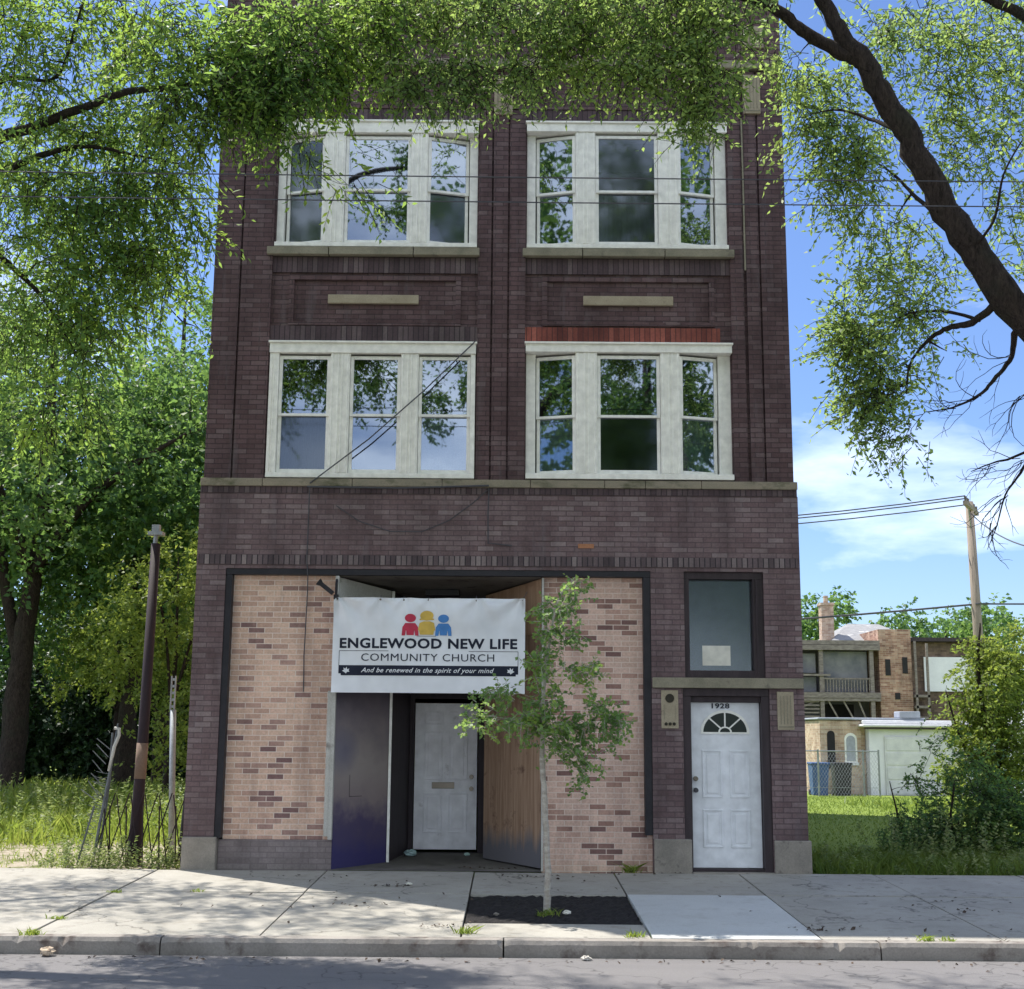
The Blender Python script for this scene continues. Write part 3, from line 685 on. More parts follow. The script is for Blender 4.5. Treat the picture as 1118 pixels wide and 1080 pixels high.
# ---- storefront
m = MB()
m.box(SX0 + .002, SX1 - .002, -.012, .30, 3.612, SZ1 - .002)                      # steel lintel
m.box(SX0 + .002, SX0 + .085, -.008, .25, .37, 3.611); m.box(SX1 - .095, SX1 - .002, -.008, .25, .44, 3.611)
m.build('storefront_frame', M['black'], B, bevel=.004)
m = MB(); m.box(-3.384, -2.065, .10, .30, .352, 3.611); tag(m.build('brick_infill', M['tan'], B), 'left infill of tan brick')
m = MB(); m.box(.540, 1.809, .10, .30, -.2, 3.611); m.box(1.8095, 1.9045, .102, .30, -.2, .439); tag(m.build('brick_infill', M['tan2'], B), 'right infill of pinkish tan brick')
m = MB(); m.box(-3.428, -2.035, .055, .28, -.2, .350); m.build('bulkhead', M['base_purple'], B, bevel=.006)
# recess
ply = MB(); ply.add([(.53, .10, .03), (-.20, 1.22, .045), (-.20, 1.22, 3.48), (.53, .10, 3.60), (.53, .13, .03), (-.17, 1.24, .045), (-.17, 1.24, 3.48), (.53, .13, 3.60)], [(0, 1, 2, 3), (7, 6, 5, 4), (0, 4, 5, 1), (3, 2, 6, 7), (1, 5, 6, 2), (0, 3, 7, 4)])
o = ply.build('plywood_panel', M['ply'], B); o['label'] = 'stained weathered plywood side of the recess'
up = MB(); up.add([(.528, .085, 2.9), (-.197, 1.195, 2.9), (-.197, 1.195, 3.49), (.528, .085, 3.59)], [(0, 1, 2, 3)]); up.build('plywood_panel', M['ply_clean'], B)
bl = MB(); bl.add([(-2.03, .06, .0), (-2.03, .06, 2.42), (-1.42, .86, 2.42), (-1.42, .86, .02), (-2.06, .09, .0), (-2.06, .09, 2.42), (-1.45, .89, 2.42), (-1.45, .89, .02)], [(0, 3, 2, 1), (4, 5, 6, 7), (1, 2, 6, 5), (2, 3, 7, 6), (3, 0, 4, 7), (0, 1, 5, 4)])
o = bl.build('board_panel', M['blue_board'], B); o['label'] = 'board sprayed dark blue at the foot'
m = MB(); m.add([(-2.03, .07, 2.44), (-1.42, .87, 2.44), (-1.42, .87, 3.50), (-2.03, .07, 3.59)], [(0, 1, 2, 3)]); m.build('transom_board', M['grime_white'], B)
m = MB(); m.add([(-1.42, .88, 0), (-1.24, 2.0, .02), (-1.24, 2.0, 3.48), (-1.42, .88, 3.50)], [(0, 1, 2, 3)]); m.add([(-.185, 1.25, 0), (-.21, 2.0, .02), (-.21, 2.0, 3.48), (-.185, 1.25, 3.48)], [(0, 3, 2, 1)])
m.box(-1.25, -1.185, 1.96, 2.06, .02, 2.12); m.box(-.295, -.20, 1.96, 2.06, .02, 2.12); m.box(-1.25, -.2, 1.96, 2.06, 2.12, 2.2); m.box(-1.25, -.2, 2.02, 2.08, 2.2, 3.47)
m.build('recess_panel', M['dark_wood'], B)
m = MB(); m.add([(-2.05, .02, 3.608), (.55, .02, 3.608), (-.2, 2.05, 3.46), (-1.26, 2.05, 3.46)], [(0, 3, 2, 1)]); m.build('recess_ceiling', M['ceil'], B)
m = MB(); m.add([(-1.0, .9, 3.535), (-.55, .9, 3.535), (-.55, 1.3, 3.508), (-1.0, 1.3, 3.508), (-1.0, .9, 3.46), (-.55, .9, 3.46), (-.55, 1.3, 3.44), (-1.0, 1.3, 3.44)], [(4, 5, 6, 7)[::-1], (0, 1, 5, 4), (1, 2, 6, 5), (2, 3, 7, 6), (3, 0, 4, 7)]); m.build('ceiling_box', M['black'], B)
m = MB(); m.add([(-2.06, -.04, .004), (.53, -.04, .004), (.53, .4, .010), (-.2, 2.1, .045), (-1.25, 2.1, .045), (-2.06, .4, .010)], [(0, 1, 2, 3, 4, 5)]); m.build('recess_floor', rough_mat('recess_floor_concrete', (.15, .14, .125), (.10, .092, .082), 2.5, .9, .3, spots=((.05, .045, .04), 3, .56, .7)), B)
m = MB(); m.box(-2.078, -2.030, -.028, .09, .36, 3.60); m.box(-2.13, -2.079, -.020, .09, .40, 2.16)
m.build('trim_board', M['grime_white'], B, bevel=.003)
for bb in ((-1.432, -1.398, .815, .85, .02, 3.5), (.533, .560, .03, .09, .0, 3.60)):
    m = MB(); m.box(*bb); m.build('trim_strip', M['sash'] if bb[0] < 0 else M['grime_white'], B, bevel=.003)
m = MB()   # square outline scored in the board
u = Vector((.61, .80, 0)).normalized(); nrm = Vector((u.y, -u.x, 0)); o0 = Vector((-2.03, .06, 0))
for a, b, za, zb in ((.27, .277, .86, 1.13), (.27, .50, .86, .866)):
    p = [o0 + u * a + nrm * .004, o0 + u * b + nrm * .004]; m.add([(p[0].x, p[0].y, za), (p[1].x, p[1].y, za), (p[1].x, p[1].y, zb), (p[0].x, p[0].y, zb)], [(0, 1, 2, 3)])
m.build('scored_outline', M['black'], B)

# ---- doors
def panels(mm, x0, x1, z0, z1, y, raise_=.008):
    e = .022
    mm.box(x0, x1, y - raise_, y + .001, z1 - e, z1); mm.box(x0, x1, y - raise_, y + .001, z0, z0 + e)
    mm.box(x0, x0 + e, y - raise_, y + .001, z0 + e, z1 - e); mm.box(x1 - e, x1, y - raise_, y + .001, z0 + e, z1 - e)
    mm.box(x0 + .055, x1 - .055, y - raise_ * .8, y + .001, z0 + .055, z1 - .055)
# inner six panel door
x0, x1, z0, z1, y = -1.175, -.31, .085, 2.06, 1.975
m = MB(); m.box(x0, x1, y, y + .045, z0, z1)
for a, b in ((x0 + .13, x0 + .39), (x1 - .39, x1 - .13)):
    panels(m, a, b, z0 + 1.68, z0 + 1.86, y, .016); panels(m, a, b, z0 + .93, z0 + 1.59, y, .016); panels(m, a, b, z0 + .22, z0 + .76, y, .016)
D1 = m.build('door', M['door_in'], B, bevel=.004); D1['label'] = 'white six panel door with mail slot in the recess'
m = MB(); m.box(-.93, -.62, y - .016, y, .90, .985); m.build('mail_slot', M['chrome'], D1, bevel=.004)
for z in (.90, 1.06):
    m = MB(); m.tube([(-.385, y, z), (-.385, y - .03, z), (-.385, y - .032, z), (-.385, y - .065, z)], [.03, .03, .018 if z > 1 else .02, .024 if z > 1 else .03], 14); m.build('knob' if z < 1 else 'deadbolt', M['chrome'], D1)
# street door with fan light
m = MB(); yD = .13
m.box(2.292, 2.392, .0, .30, .013, 2.13); m.box(3.268, 3.368, .0, .30, .013, 2.13); m.box(2.292, 3.368, -.005, .30, 2.131, 2.224); m.box(2.392, 3.268, .05, .30, 2.06, 2.13)
m.box(2.392, 3.268, .03, .30, .013, .045)
m.build('door_frame', M['dark_trim'], B, bevel=.004)
x0, x1, z0, z1 = 2.397, 3.263, .05, 2.056; cx = (x0 + x1) / 2
m = MB(); m.box(x0, x1, yD, yD + .045, z0, z1)
for a, b in ((x0 + .14, x0 + .385), (x1 - .385, x1 - .14)):
    panels(m, a, b, z0 + .84, z0 + 1.42, yD, .013); panels(m, a, b, z0 + .24, z0 + .70, yD, .013)
D2 = m.build('door', M['door'], B, bevel=.004); D2['label'] = 'white street door with a fan light and four panels'
fz = 1.69; fr = .285
m = MB(); pts = [(cx + fr * math.cos(a), fz + fr * .88 * math.sin(a)) for a in [math.pi * i / 24 for i in range(25)]]
m.prism(pts[::-1] if False else pts, yD - .004, yD + .002); fan = m.build('fan_light', M['glassdark'], D2)
m = MB()
outer = [(cx + (fr + .02) * math.cos(a), fz + (fr * .88 + .02) * math.sin(a)) for a in [math.pi * i / 24 for i in range(25)]]
inner = [(cx + (fr - .012) * math.cos(a), fz + (fr * .88 - .012) * math.sin(a)) for a in [math.pi * i / 24 for i in range(25)]]
for i in range(24): m.prism([outer[i], outer[i + 1], inner[i + 1], inner[i]], yD - .016, yD + .001)
m.box(cx - fr - .02, cx + fr + .02, yD - .017, yD + .001, fz - .022, fz)
for a in (.25, .5, .75):
    t = math.pi * a; m.add([Vector((cx + r_ * math.cos(t) + s * .009 * math.sin(t), yy, fz + .88 * r_ * math.sin(t) - s * .009 * math.cos(t))) for yy in (yD - .0145, yD + .001) for r_, s in ((.07, -1), (.07, 1), (fr - .01, 1), (fr - .01, -1))], [(0, 1, 2, 3), (4, 7, 6, 5), (0, 4, 5, 1), (1, 5, 6, 2), (2, 6, 7, 3), (3, 7, 4, 0)])
ii = [(cx + .085 * math.cos(math.pi * i / 10), fz + .07 * math.sin(math.pi * i / 10)) for i in range(11)]; jj = [(cx + .065 * math.cos(math.pi * i / 10), fz + .052 * math.sin(math.pi * i / 10)) for i in range(11)]
for i in range(10): m.prism([ii[i], ii[i + 1], jj[i + 1], jj[i]], yD - .015, yD + .001)
m.build('fan_light_frame', M['sash'], D2)
for z in (.98, 1.12):
    m = MB(); m.tube([(2.452, yD, z), (2.452, yD - .03, z), (2.452, yD - .032, z), (2.452, yD - .07, z)], [.03, .03, .02, .026], 14); m.build('knob' if z < 1 else 'deadbolt', M['wire'] if z < 1 else M['chrome'], D2)
# transom window over the street door
m = MB(); m.box(2.327, 3.331, .02, .30, 3.60, 3.688); m.box(2.327, 2.395, .02, .30, 2.362, 3.6); m.box(3.20, 3.331, .02, .30, 2.362, 3.6); m.box(2.395, 3.20, .02, .30, 2.362, 2.45); m.box(3.235, 3.25, .0, .03, 2.40, 3.6)
tw_ = m.build('transom_window', M['dark_trim'], B, bevel=.004)
m = MB(); m.quad((2.395, .13, 2.45), (3.20, .13, 2.45), (3.20, .13, 3.60), (2.395, .13, 3.60)); m.build('pane', M['glass_grey'], tw_)
m = MB(); m.box(2.39, 3.21, .30, .31, 2.44, 3.61); m.build('blind', rough_mat('greenish_dusty_blind', (.20, .225, .20), (.14, .155, .14), 1.5, .9, .2), tw_)
m = MB(); m.quad((2.565, .124, 2.515), (2.92, .124, 2.515), (2.92, .124, 2.765), (2.565, .124, 2.765)); notice = m.build('paper_notice', M['paper'])
tag(notice, 'blank white paper notice taped inside the dusty window above the street door', 'notice')

# ---- text helper
def text_mesh(body, size, x, y, z, align='CENTER', width=None, offset=0, shear=0, res=3, warp=None):
    cu = bpy.data.curves.new('t', 'FONT'); cu.body = body; cu.size = 1.0; cu.space_character = 1.08; cu.align_x = align; cu.align_y = 'BOTTOM_BASELINE'; cu.offset = offset / size; cu.shear = shear; cu.resolution_u = res
    ob = bpy.data.objects.new('t', cu); C.objects.link(ob); bpy.context.view_layer.update()
    me = ob.to_mesh(); vs = np.array([v.co[:] for v in me.vertices]) * size; fs = [tuple(p.vertices) for p in me.polygons]; ob.to_mesh_clear()
    bpy.data.objects.remove(ob)
    w = vs[:, 0].max() - vs[:, 0].min(); cxx = (vs[:, 0].max() + vs[:, 0].min()) / 2
    s = width / w if width else 1
    out = [(x + (v[0] - cxx) * s, y + (warp(x + (v[0] - cxx) * s, z + v[1]) if warp else 0), z + v[1]) for v in vs]
    return out, fs
# number on the door: 1928
v, f = text_mesh('1928', .085, cx - .05, yD - .006, 1.985, width=.225, offset=.0025); m = MB(); m.add(v, f); m.build('house_number', M['mast'], D2)

# ================================================================== BANNER
bx0, bx1, bz0, bz1 = -2.085, .322, 2.14, 3.325; BY = -.075
def bw(x, z):
    u = (x - bx0) / (bx1 - bx0); v = (z - bz0) / (bz1 - bz0)
    d = 0
    for c, s in ((.02, 1), (.24, .35), (.37, .3), (.5, .3), (.76, .45), (.98, 1)):   # folds radiating from the ties
        a = math.atan2((u - c) * 2.0, 1.02 - v); rr = math.hypot((u - c) * 2.0, 1.02 - v)
        d += s * .034 * math.cos(a * 7 + c * 5) * math.exp(-rr * 2.6)
    d += .010 * math.sin(u * 13 + v * 2.2) * (.4 + v) + .006 * math.sin(u * 9 + v * 3) + .005 * math.sin(v * 7 - u * 4) + .004 * math.sin((u + v) * 17) * v
    return d
bn = thing('church_banner', 'white vinyl church banner with three coloured figures hung over the entrance', 'banner', (-.88, BY, 2.14))
m = MB(); nx, ny = 90, 46
vs = []
for j in range(ny + 1):
    for i in range(nx + 1):
        x = bx0 + (bx1 - bx0) * i / nx; z = bz0 + (bz1 - bz0) * j / ny
        zz = z
        if j == ny: zz -= .006 * abs(math.sin(i / nx * math.pi * 5))
        vs.append((x, BY + bw(x, z), zz))
n0 = len(vs); vs += [(a, b + .004, c) for a, b, c in vs]
fs = []
for j in range(ny):
    for i in range(nx):
        a = j * (nx + 1) + i; fs.append((a, a + 1, a + nx + 2, a + nx + 1)); fs.append((n0 + a, n0 + a + nx + 1, n0 + a + nx + 2, n0 + a + 1))
m.add(vs, fs); m.build('banner_cloth', rough_mat('white_vinyl', (.76, .78, .82), (.73, .75, .80), 1.2, .38, .03, spec=.4, fine=2), bn, smooth=True)
INK = {'ink': M['mast'], 'red': plain('red_ink', (.50, .03, .07), .6), 'yellow': plain('yellow_ink', (.62, .42, .08), .6), 'blue': plain('blue_ink', (.06, .22, .55), .6), 'wht': plain('white_ink', (.72, .74, .78), .6)}
def bput(name, polys, mat, lift=.004):
    mm = MB()
    for pts in polys:
        # subdivided fan so it follows the folds
        cxx = sum(p[0] for p in pts) / len(pts); czz = sum(p[1] for p in pts) / len(pts)
        vs = [(cxx, BY + bw(cxx, czz) - lift, czz)] + [(a, BY + bw(a, c) - lift, c) for a, c in pts]; n = len(pts)
        mm.add(vs, [(0, i + 1, (i + 1) % n + 1) for i in range(n)])
    return mm.build(name, mat, bn)
def btext(name, body, size, x, z, width, mat, offset=0, shear=0, lift=.005):
    v, f = text_mesh(body, size, x, BY - lift, z, width=width, offset=offset, shear=shear, warp=bw); mm = MB(); mm.add(v, f); return mm.build(name, mat, bn)
def bp(px, py): q = P(px, py, BY); return q.x, q.z
cxb = (bx0 + bx1) / 2
z_t = 2.695
btext('lettering', 'ENGLEWOOD NEW LIFE', .168, cxb - .004, 2.695, 2.22, INK['ink'], .0055)
btext('lettering', 'COMMUNITY CHURCH', .132, cxb - .01, 2.533, 1.66, INK['ink'], 0)
def strip(x0, x1, z0, z1, n=40): return [[(x0 + (x1 - x0) * i / n, z0), (x0 + (x1 - x0) * (i + 1) / n, z0), (x0 + (x1 - x0) * (i + 1) / n, z1), (x0 + (x1 - x0) * i / n, z1)] for i in range(n)]
lx0, lx1 = cxb - 1.12, cxb + 1.12
bput('slogan_bar', strip(lx0 + .03, lx1 - .03, 2.352, 2.478) + strip(lx0, lx0 + .03, 2.375, 2.478, 1) + strip(lx1 - .03, lx1, 2.375, 2.478, 1), INK['ink'], .004)
bput('rule', strip(lx0, lx0 + .006, 2.478, 2.66, 1) + strip(lx1 - .006, lx1, 2.478, 2.66, 1) + strip(lx0 + .006, cxb - .5, 2.654, 2.66, 12) + strip(cxb + .5, lx1 - .006, 2.654, 2.66, 12), INK['ink'], .004)
btext('lettering', 'And be renewed in the spirit of your mind', .082, cxb - .01, 2.392, 1.66, INK['wht'], .001, .38, .0075)
def dove(x, z, s):
    pts = [(-.9, -.1), (-.45, .15), (-.55, .75), (-.1, .4), (.25, .9), (.35, .3), (.95, .45), (.75, .05), (.95, -.35), (.35, -.35), (.1, -.75), (-.35, -.4)]
    return [(x + a * s * .05, z + b * .05) for a, b in pts]
bput('dove', [dove(lx0 + .09, 2.413, 1)], INK['wht'], .0075); bput('dove', [dove(lx1 - .09, 2.413, -1)], INK['wht'], .0075)
def circ(x, z, rx, rz, n=20): return [(x + rx * math.cos(2 * math.pi * i / n), z + rz * math.sin(2 * math.pi * i / n)) for i in range(n)]
def figure(x, z, s, mat, name, hat=False):
    body = [(x - .085 * s, z), (x - .078 * s, z + .085 * s), (x - .05 * s, z + .125 * s), (x + .05 * s, z + .125 * s), (x + .078 * s, z + .085 * s), (x + .085 * s, z), (x + .05 * s, z), (x + .043 * s, z + .05 * s), (x + .035 * s, z), (x - .035 * s, z), (x - .043 * s, z + .05 * s), (x - .05 * s, z)]
    polys = [[body[0], body[1], body[10], body[11]], [body[1], body[2], body[3], body[4], body[7], body[10]], [body[4], body[5], body[6], body[7]], [(x - .036 * s, z + .005), (x + .036 * s, z + .005), (x + .043 * s, z + .10 * s), (x - .043 * s, z + .10 * s)], circ(x, z + .175 * s, .056 * s, .042 * s)]
    if hat: polys += [[(x - .05 * s, z + .19 * s), (x + .05 * s, z + .19 * s), (x + .042 * s, z + .235 * s), (x - .042 * s, z + .235 * s)]]
    bput(name, polys, mat, .005)
figure(cxb - .235, 2.85, 1.25, INK['red'], 'figure_emblem'); figure(cxb + .180, 2.85, 1.22, INK['blue'], 'figure_emblem')
YX = lambda v: cxb - .03 + (v + .03) * 1.3
polys = [circ(YX(-.03), 3.10, .085, .062), [(YX(-.105), 3.045), (YX(+.045), 3.045), (YX(+.035), 3.065), (YX(-.095), 3.065)], [(YX(-.115), 2.915), (YX(-.10), 3.01), (YX(-.06), 3.03), (YX(.0), 3.03), (YX(+.04), 3.01), (YX(+.055), 2.915)], [(YX(-.095), 2.862), (YX(+.035), 2.862), (YX(+.045), 2.925), (YX(-.105), 2.925)]]
bput('figure_emblem', polys, INK['yellow'], .005)
bput('rule', strip(cxb - .15, cxb + .09, 2.842, 2.847, 4), INK['ink'], .004)
m = MB()
for u in (.245, .365, .495, .745, .015, .985):
    x = bx0 + (bx1 - bx0) * u; m.tube([(x, BY + bw(x, bz1 - .03) - .006, bz1 - .028), (x, BY + bw(x, bz1 - .03) + .002, bz1 - .028)], .013, 10)
m.build('grommet', M['chrome'], bn)
m = MB()
for u, tx, tz in ((.015, -.03, .15), (.985, .06, .12), (.245, .0, .06), (.365, .0, .05), (.495, 0, .05), (.745, 0, .06)):
    x = bx0 + (bx1 - bx0) * u; m.tube([(x, BY - .006, bz1 - .03), (x + tx, -.03, bz1 - .03 + tz)], .004, 5)
m.build('tie', M['wire'], bn)

# flood light / camera bracket beside the banner
fl = thing('security_light', 'small black security light on a bracket at the upper left corner of the banner', 'light', (-2.08, -.03, 3.4))
m = MB(); m.tube([(-2.06, .02, 3.60), (-2.06, -.06, 3.50), (-2.06, -.06, 3.32)], .016, 8); m.box(-2.09, -2.03, -.07, -.03, 3.30, 3.36); m.build('bracket', M['black'], fl)
m = MB()
Mx = Matrix.Translation((-2.10, -.07, 3.37)) @ Matrix.Rotation(R(38), 4, 'Y')
m.box(-.19, 0, -.05, .03, -.025, .03, Mx); m.add([Mx @ Vector(v) for v in ((-.19, -.05, -.025), (-.19, .03, -.025), (-.19, .03, .03), (-.19, -.05, .03), (-.235, -.06, -.045), (-.235, .04, -.045), (-.235, .04, .05), (-.235, -.06, .05))], [(0, 1, 5, 4), (1, 2, 6, 5), (2, 3, 7, 6), (3, 0, 4, 7), (4, 5, 6, 7)])
m.build('lamp_head', M['black'], fl, bevel=.004)

# ---- cables on the facade
def cable(name, pts, r, label, mat='wire'):
    m = MB(); m.tube(pts, r, 6); o = m.build(name, M[mat], origin=pts[0]); return tag(o, label, 'cable')
cable('guy_wire', [(-.34, -.035, 6.70), (-1.0, -.06, 6.02), (-1.7, -.06, 5.37), (-2.44, -.07, 4.78)], .009, 'thin black wire running diagonally across the left middle floor window')
cable('bracing_rod', [(-2.47, -.075, 4.735), (-1.3, -.08, 4.725), (-.15, -.075, 4.765)], .012, 'dark rod lying along the stone band under the left middle floor window')
cable('drop_cable', [(-2.44, -.07, 4.73), (-2.445, -.045, 4.2), (-2.45, -.035, 3.8), (-2.43, -.02, 3.6), (-2.44, .06, 3.4), (-2.46, .085, 2.6), (-2.45, .085, 2.15)], .007, 'cable hanging down the wall onto the left tan brick infill')
cable('loop_cable', [(-2.1, -.03, 4.50), (-1.8, -.032, 4.30), (-1.4, -.034, 4.17), (-1.0, -.034, 4.17), (-.65, -.034, 4.32), (-.35, -.034, 4.55), (-.15, -.05, 4.73)], .006, 'slack cable looping low across the brick between the storeys')
cable('conduit', [(-.15, -.04, 4.74), (-.16, -.035, 4.4), (-.155, -.035, 4.03), (.15, -.035, 4.0)], .008, 'short pipe dropping from the stone band near the middle of the wall')
cable('conduit', [(3.207, -.008, 7.7), (3.207, -.008, 8.9), (3.203, -.008, 9.85)], .012, 'grey pipe climbing the right brick pier beside the top floor window', 'stone')

# ---- litter
def crumple(name, c, r, mat, label, cat, sq=.5, n=14, seed=1):
    rnd = random.Random(seed); m = MB(); vs = []; fs = []; K = 8
    for j in range(K + 1):
        for i in range(n):
            th = math.pi * j / K; ph = 2 * math.pi * i / n; rr = r * rnd.uniform(.6, 1.15)
            vs.append((c[0] + rr * math.sin(th) * math.cos(ph), c[1] + rr * math.sin(th) * math.sin(ph), c[2] + r * sq + sq * rr * math.cos(th)))
    for j in range(K):
        for i in range(n): fs.append((j * n + i, j * n + (i + 1) % n, (j + 1) * n + (i + 1) % n, (j + 1) * n + i))
    m.add(vs, fs); return tag(m.build(name, mat, origin=c), label, cat)
crumple('plastic_bag', (-1.17, 1.55, .03), .10, plain('pale_teal_plastic', (.42, .58, .58), .4), 'crumpled pale teal plastic bag at the foot of the recessed door', 'litter', .45)
crumple('paper_wad', (-.42, 1.62, .035), .045, plain('pale_green_plastic', (.4, .55, .5), .5), 'small pale wad of litter at the right foot of the recessed door', 'litter', .5, seed=4)
q = P(52, 1034, -4.66); crumple('broken_concrete', (q.x, -4.66, -.26), .065, plain('tan_concrete', (.5, .40, .30), .9), 'chunk of tan concrete lying in the gutter at the left', 'rubble', .6, seed=3)
q = P(640, 1043, -4.66); crumple('broken_concrete', (q.x, -4.68, -.262), .05, plain('pale_rubble', (.5, .47, .43), .9), 'small pale chunk in the gutter below the tree pit', 'rubble', .4, seed=5)
crumple('pebble', (.72, -3.0, -.105), .045, M['paper'], 'white stone lying on the black mulch beside the sapling', 'stone', .5, seed=6)
crumple('pebble', (.02, -3.1, -.105), .03, M['concrete_base'], 'grey stone on the black mulch left of the sapling', 'stone', .5, seed=8)
crumple('paper_wad', (-.98, -1.25, -.03), .04, M['paper'], 'white scrap of litter on the pavement before the entrance', 'litter', .4, seed=9)
def leaf_litter():
    spots = []
    for cx_, cy_, n, s in ((-1.15, -1.3, 26, .16), (-.45, -3.85, 22, .16), (1.75, -.12, 20, .3), (3.0, -3.9, 26, .2), (-.15, .3, 18, .2), (-2.0, -.5, 10, .3), (.5, -.5, 12, .2), (4.6, -2.7, 14, .3), (3.6, -2.0, 8, .6), (-1.5, -2.8, 14, .6), (0, -4.75, 60, 3.2), (0, -2.2, 50, 3.4), (5, -4.75, 40, 1.2)):
        for _ in range(n):
            x = random.gauss(cx_, s); y = random.gauss(cy_, s * .35) if s < 3 else cy_ + random.uniform(-.12, .12) * (1 if cy_ < -4 else 14)
            if y > .6: continue
            z = (-.256 if y < -4.56 else (-.108 if y < -4.37 else sz(y) + .004)) + random.uniform(.004, .012)
            spots.append((x, y, z))
    c = np.array(spots); d = RNG.normal(size=c.shape); d[:, 2] *= .25; d /= np.linalg.norm(d, axis=1)[:, None]
    o = np_mesh('fallen_leaves', leaf_quads(c, d, .045, .028, 3), 4, rough_mat('dead_leaf', (.10, .07, .05), (.055, .04, .035), 5))
    tag(o, 'scattered dead leaves and crumbs on the pavement and in the gutter', 'leaves', kind='stuff')
leaf_litter()

# ================================================================== LEFT LOT
# sign post without its sign
sp = thing('sign_post', 'tall rusty dark square post without a sign, bare tan patch at its middle', 'post', (-4.62, .6, 0))
m = MB(); m.tube([(-4.60, .6, -.1), (-4.598, .6, .28), (-4.59, .6, .5), (-4.58, .6, 1.05), (-4.57, .6, 1.5), (-4.545, .6, 4.08)], [.095, .088, .078, .070, .068, .060], 12); m.build('post_shaft', M['rust'], sp, smooth=True)
m = MB(); m.tube([(-4.579, .6, 1.051), (-4.571, .6, 1.499)], [.0745, .0725], 12); m.build('bare_patch', M['rust_tan'], sp, smooth=True)
m = MB(); m.tube([(-4.555, .6, 4.081), (-4.55, .6, 4.19)], .03, 8); m.box(-4.64, -4.45, .52, .68, 4.19, 4.235); m.box(-4.60, -4.50, .56, .64, 4.235, 4.33); m.build('post_bracket', M['galv'], sp)
# pale steel post
m = MB(); a = P(187, 932, 2.0); b = P(189, 775, 2.0); c = P(190, 738, 2.0)
fp = thing('fence_post', 'pale galvanised steel post with a perforated top beside the building corner', 'post', (a.x, 2.0, 0))
m.tube([(a.x, 2.0, -.02), b], .042, 10); m.build('post_shaft', M['galv'], fp, smooth=True)
m = MB(); m.box(c.x - .035, c.x - .02, 1.98, 2.02, b.z, c.z); m.box(c.x + .02, c.x + .035, 1.98, 2.02, b.z, c.z)
for k in range(5): zz = b.z + (c.z - b.z) * (k + .5) / 5; m.box(c.x - .02, c.x + .02, 1.985, 2.015, zz - .02, zz + .015)
m.build('post_top', M['galv'], fp)
m = MB(); a = P(196, 925, 1.6); b = P(204, 862, 1.6); m.tube([(a.x, 1.6, -.05), (b.x, 1.6, b.z)], .028, 8)
tag(m.build('steel_stake', M['black'], origin=(a.x, 1.6, 0)), 'short black stake leaning against the corner of the building', 'stake')
# collapsed lattice gate
gt = thing('lattice_gate', 'collapsed expanding lattice security gate of dark rusty bars among weeds', 'gate', (-4.9, .35, 0))
m = MB()
def lp(px, py, Y=.35): return tuple(P(px, py, Y))
Yg = .35
for k in range(7):
    x = 104 + k * 15.5
    m.tube([lp(x + 8, 868, Yg), lp(x + 14 + 2, 945, Yg)], .008, 5)
    m.tube([lp(x + 22, 866, Yg + .03), lp(x - 6, 946, Yg + .03)], .008, 5)
for k in range(5):
    x = 120 + k * 18; m.tube([lp(x, 880, Yg + .015), lp(x - 1, 947, Yg + .015)], .010, 5)
m.build('lattice', M['rust'], gt)
m = MB(); m.tube([lp(100, 950), lp(108, 905), lp(121, 838), lp(129, 790)], [.020, .020, .018, .012], 7); m.tube([lp(106, 952, .4), lp(113, 900, .4), lp(120, 850, .4), lp(123, 800, .4)], .016, 7); m.tube([lp(84, 944), lp(103, 880)], .013, 6)
m.build('gate_bar', M['gate'], gt)
m = MB(); m.tube([lp(119, 842), lp(125, 815), lp(130, 803), lp(130, 796), lp(125, 795)], .022, 8); m.build('bent_pipe', M['grime_white'], gt, smooth=True)
m = MB()
for k in range(7):
    y = 812 + k * 9.5 + random.uniform(-3, 3); x = 121 - k * 2.8; m.tube([lp(x, y + 6), lp(x - 13 + random.uniform(-3, 3), y - 7 + random.uniform(-3, 3))], .006, 4)
for k in range(26):
    y = 845 + k * 3.6; x = 112 - k * .8; s = random.uniform(7, 16); m.tube([lp(x + 6, y), lp(x + 6 - s, y + random.uniform(-9, 9))], .004, 4)
m.build('wire_mesh', M['gate'], gt)

# grass and weeds (stuff)
def on_lot(x0, x1, y0, y1, den=None):
    def fn(n):
        x = RNG.uniform(x0, x1, n); y = RNG.uniform(y0, y1, n)
        if den is not None:
            k = den(x, y) > RNG.uniform(0, 1, n); x = x[k]; y = y[k]
        z = np.interp(y, [-.05, 10, 28, 400], [-.02, 0, -.3, -.3])
        return np.stack([x, y, z - .01], 1)
    return fn
def patchn(x, y): return .5 + .5 * np.sin(x * 2.1 + np.sin(y * 1.3) * 2) * np.cos(y * 1.7 + np.sin(x * .9) * 2)
V = [blades(30000, on_lot(-14, -4.0, 3.2, 13, lambda x, y: .35 + .65 * patchn(x, y)), (.10, .42), .022, .4),
     blades(26000, on_lot(-22, -3.9, 9, 24), (.15, .65), .045, .35),
     blades(4200, on_lot(-9, -3.95, .1, 3.5, lambda x, y: patchn(x * 1.7, y * 2.3) ** 2), (.02, .14), .012, .6)]
tag(np_mesh('grass', np.concatenate(V), 5, M['grass']), 'sunlit tall grass in the vacant lot left of the building', 'grass', kind='stuff')
V = [blades(34000, on_lot(3.95, 13, 1.0, 26), (.02, .07), .020, .5), blades(15000, on_lot(3.9, 9, .05, 2.0), (.05, .26), .012, .5), blades(7000, on_lot(9, 20, 1, 20), (.05, .3), .03, .5)]
tag(np_mesh('grass', np.concatenate(V), 5, M['lawn']), 'mown lawn and rough verge right of the building', 'grass', kind='stuff')
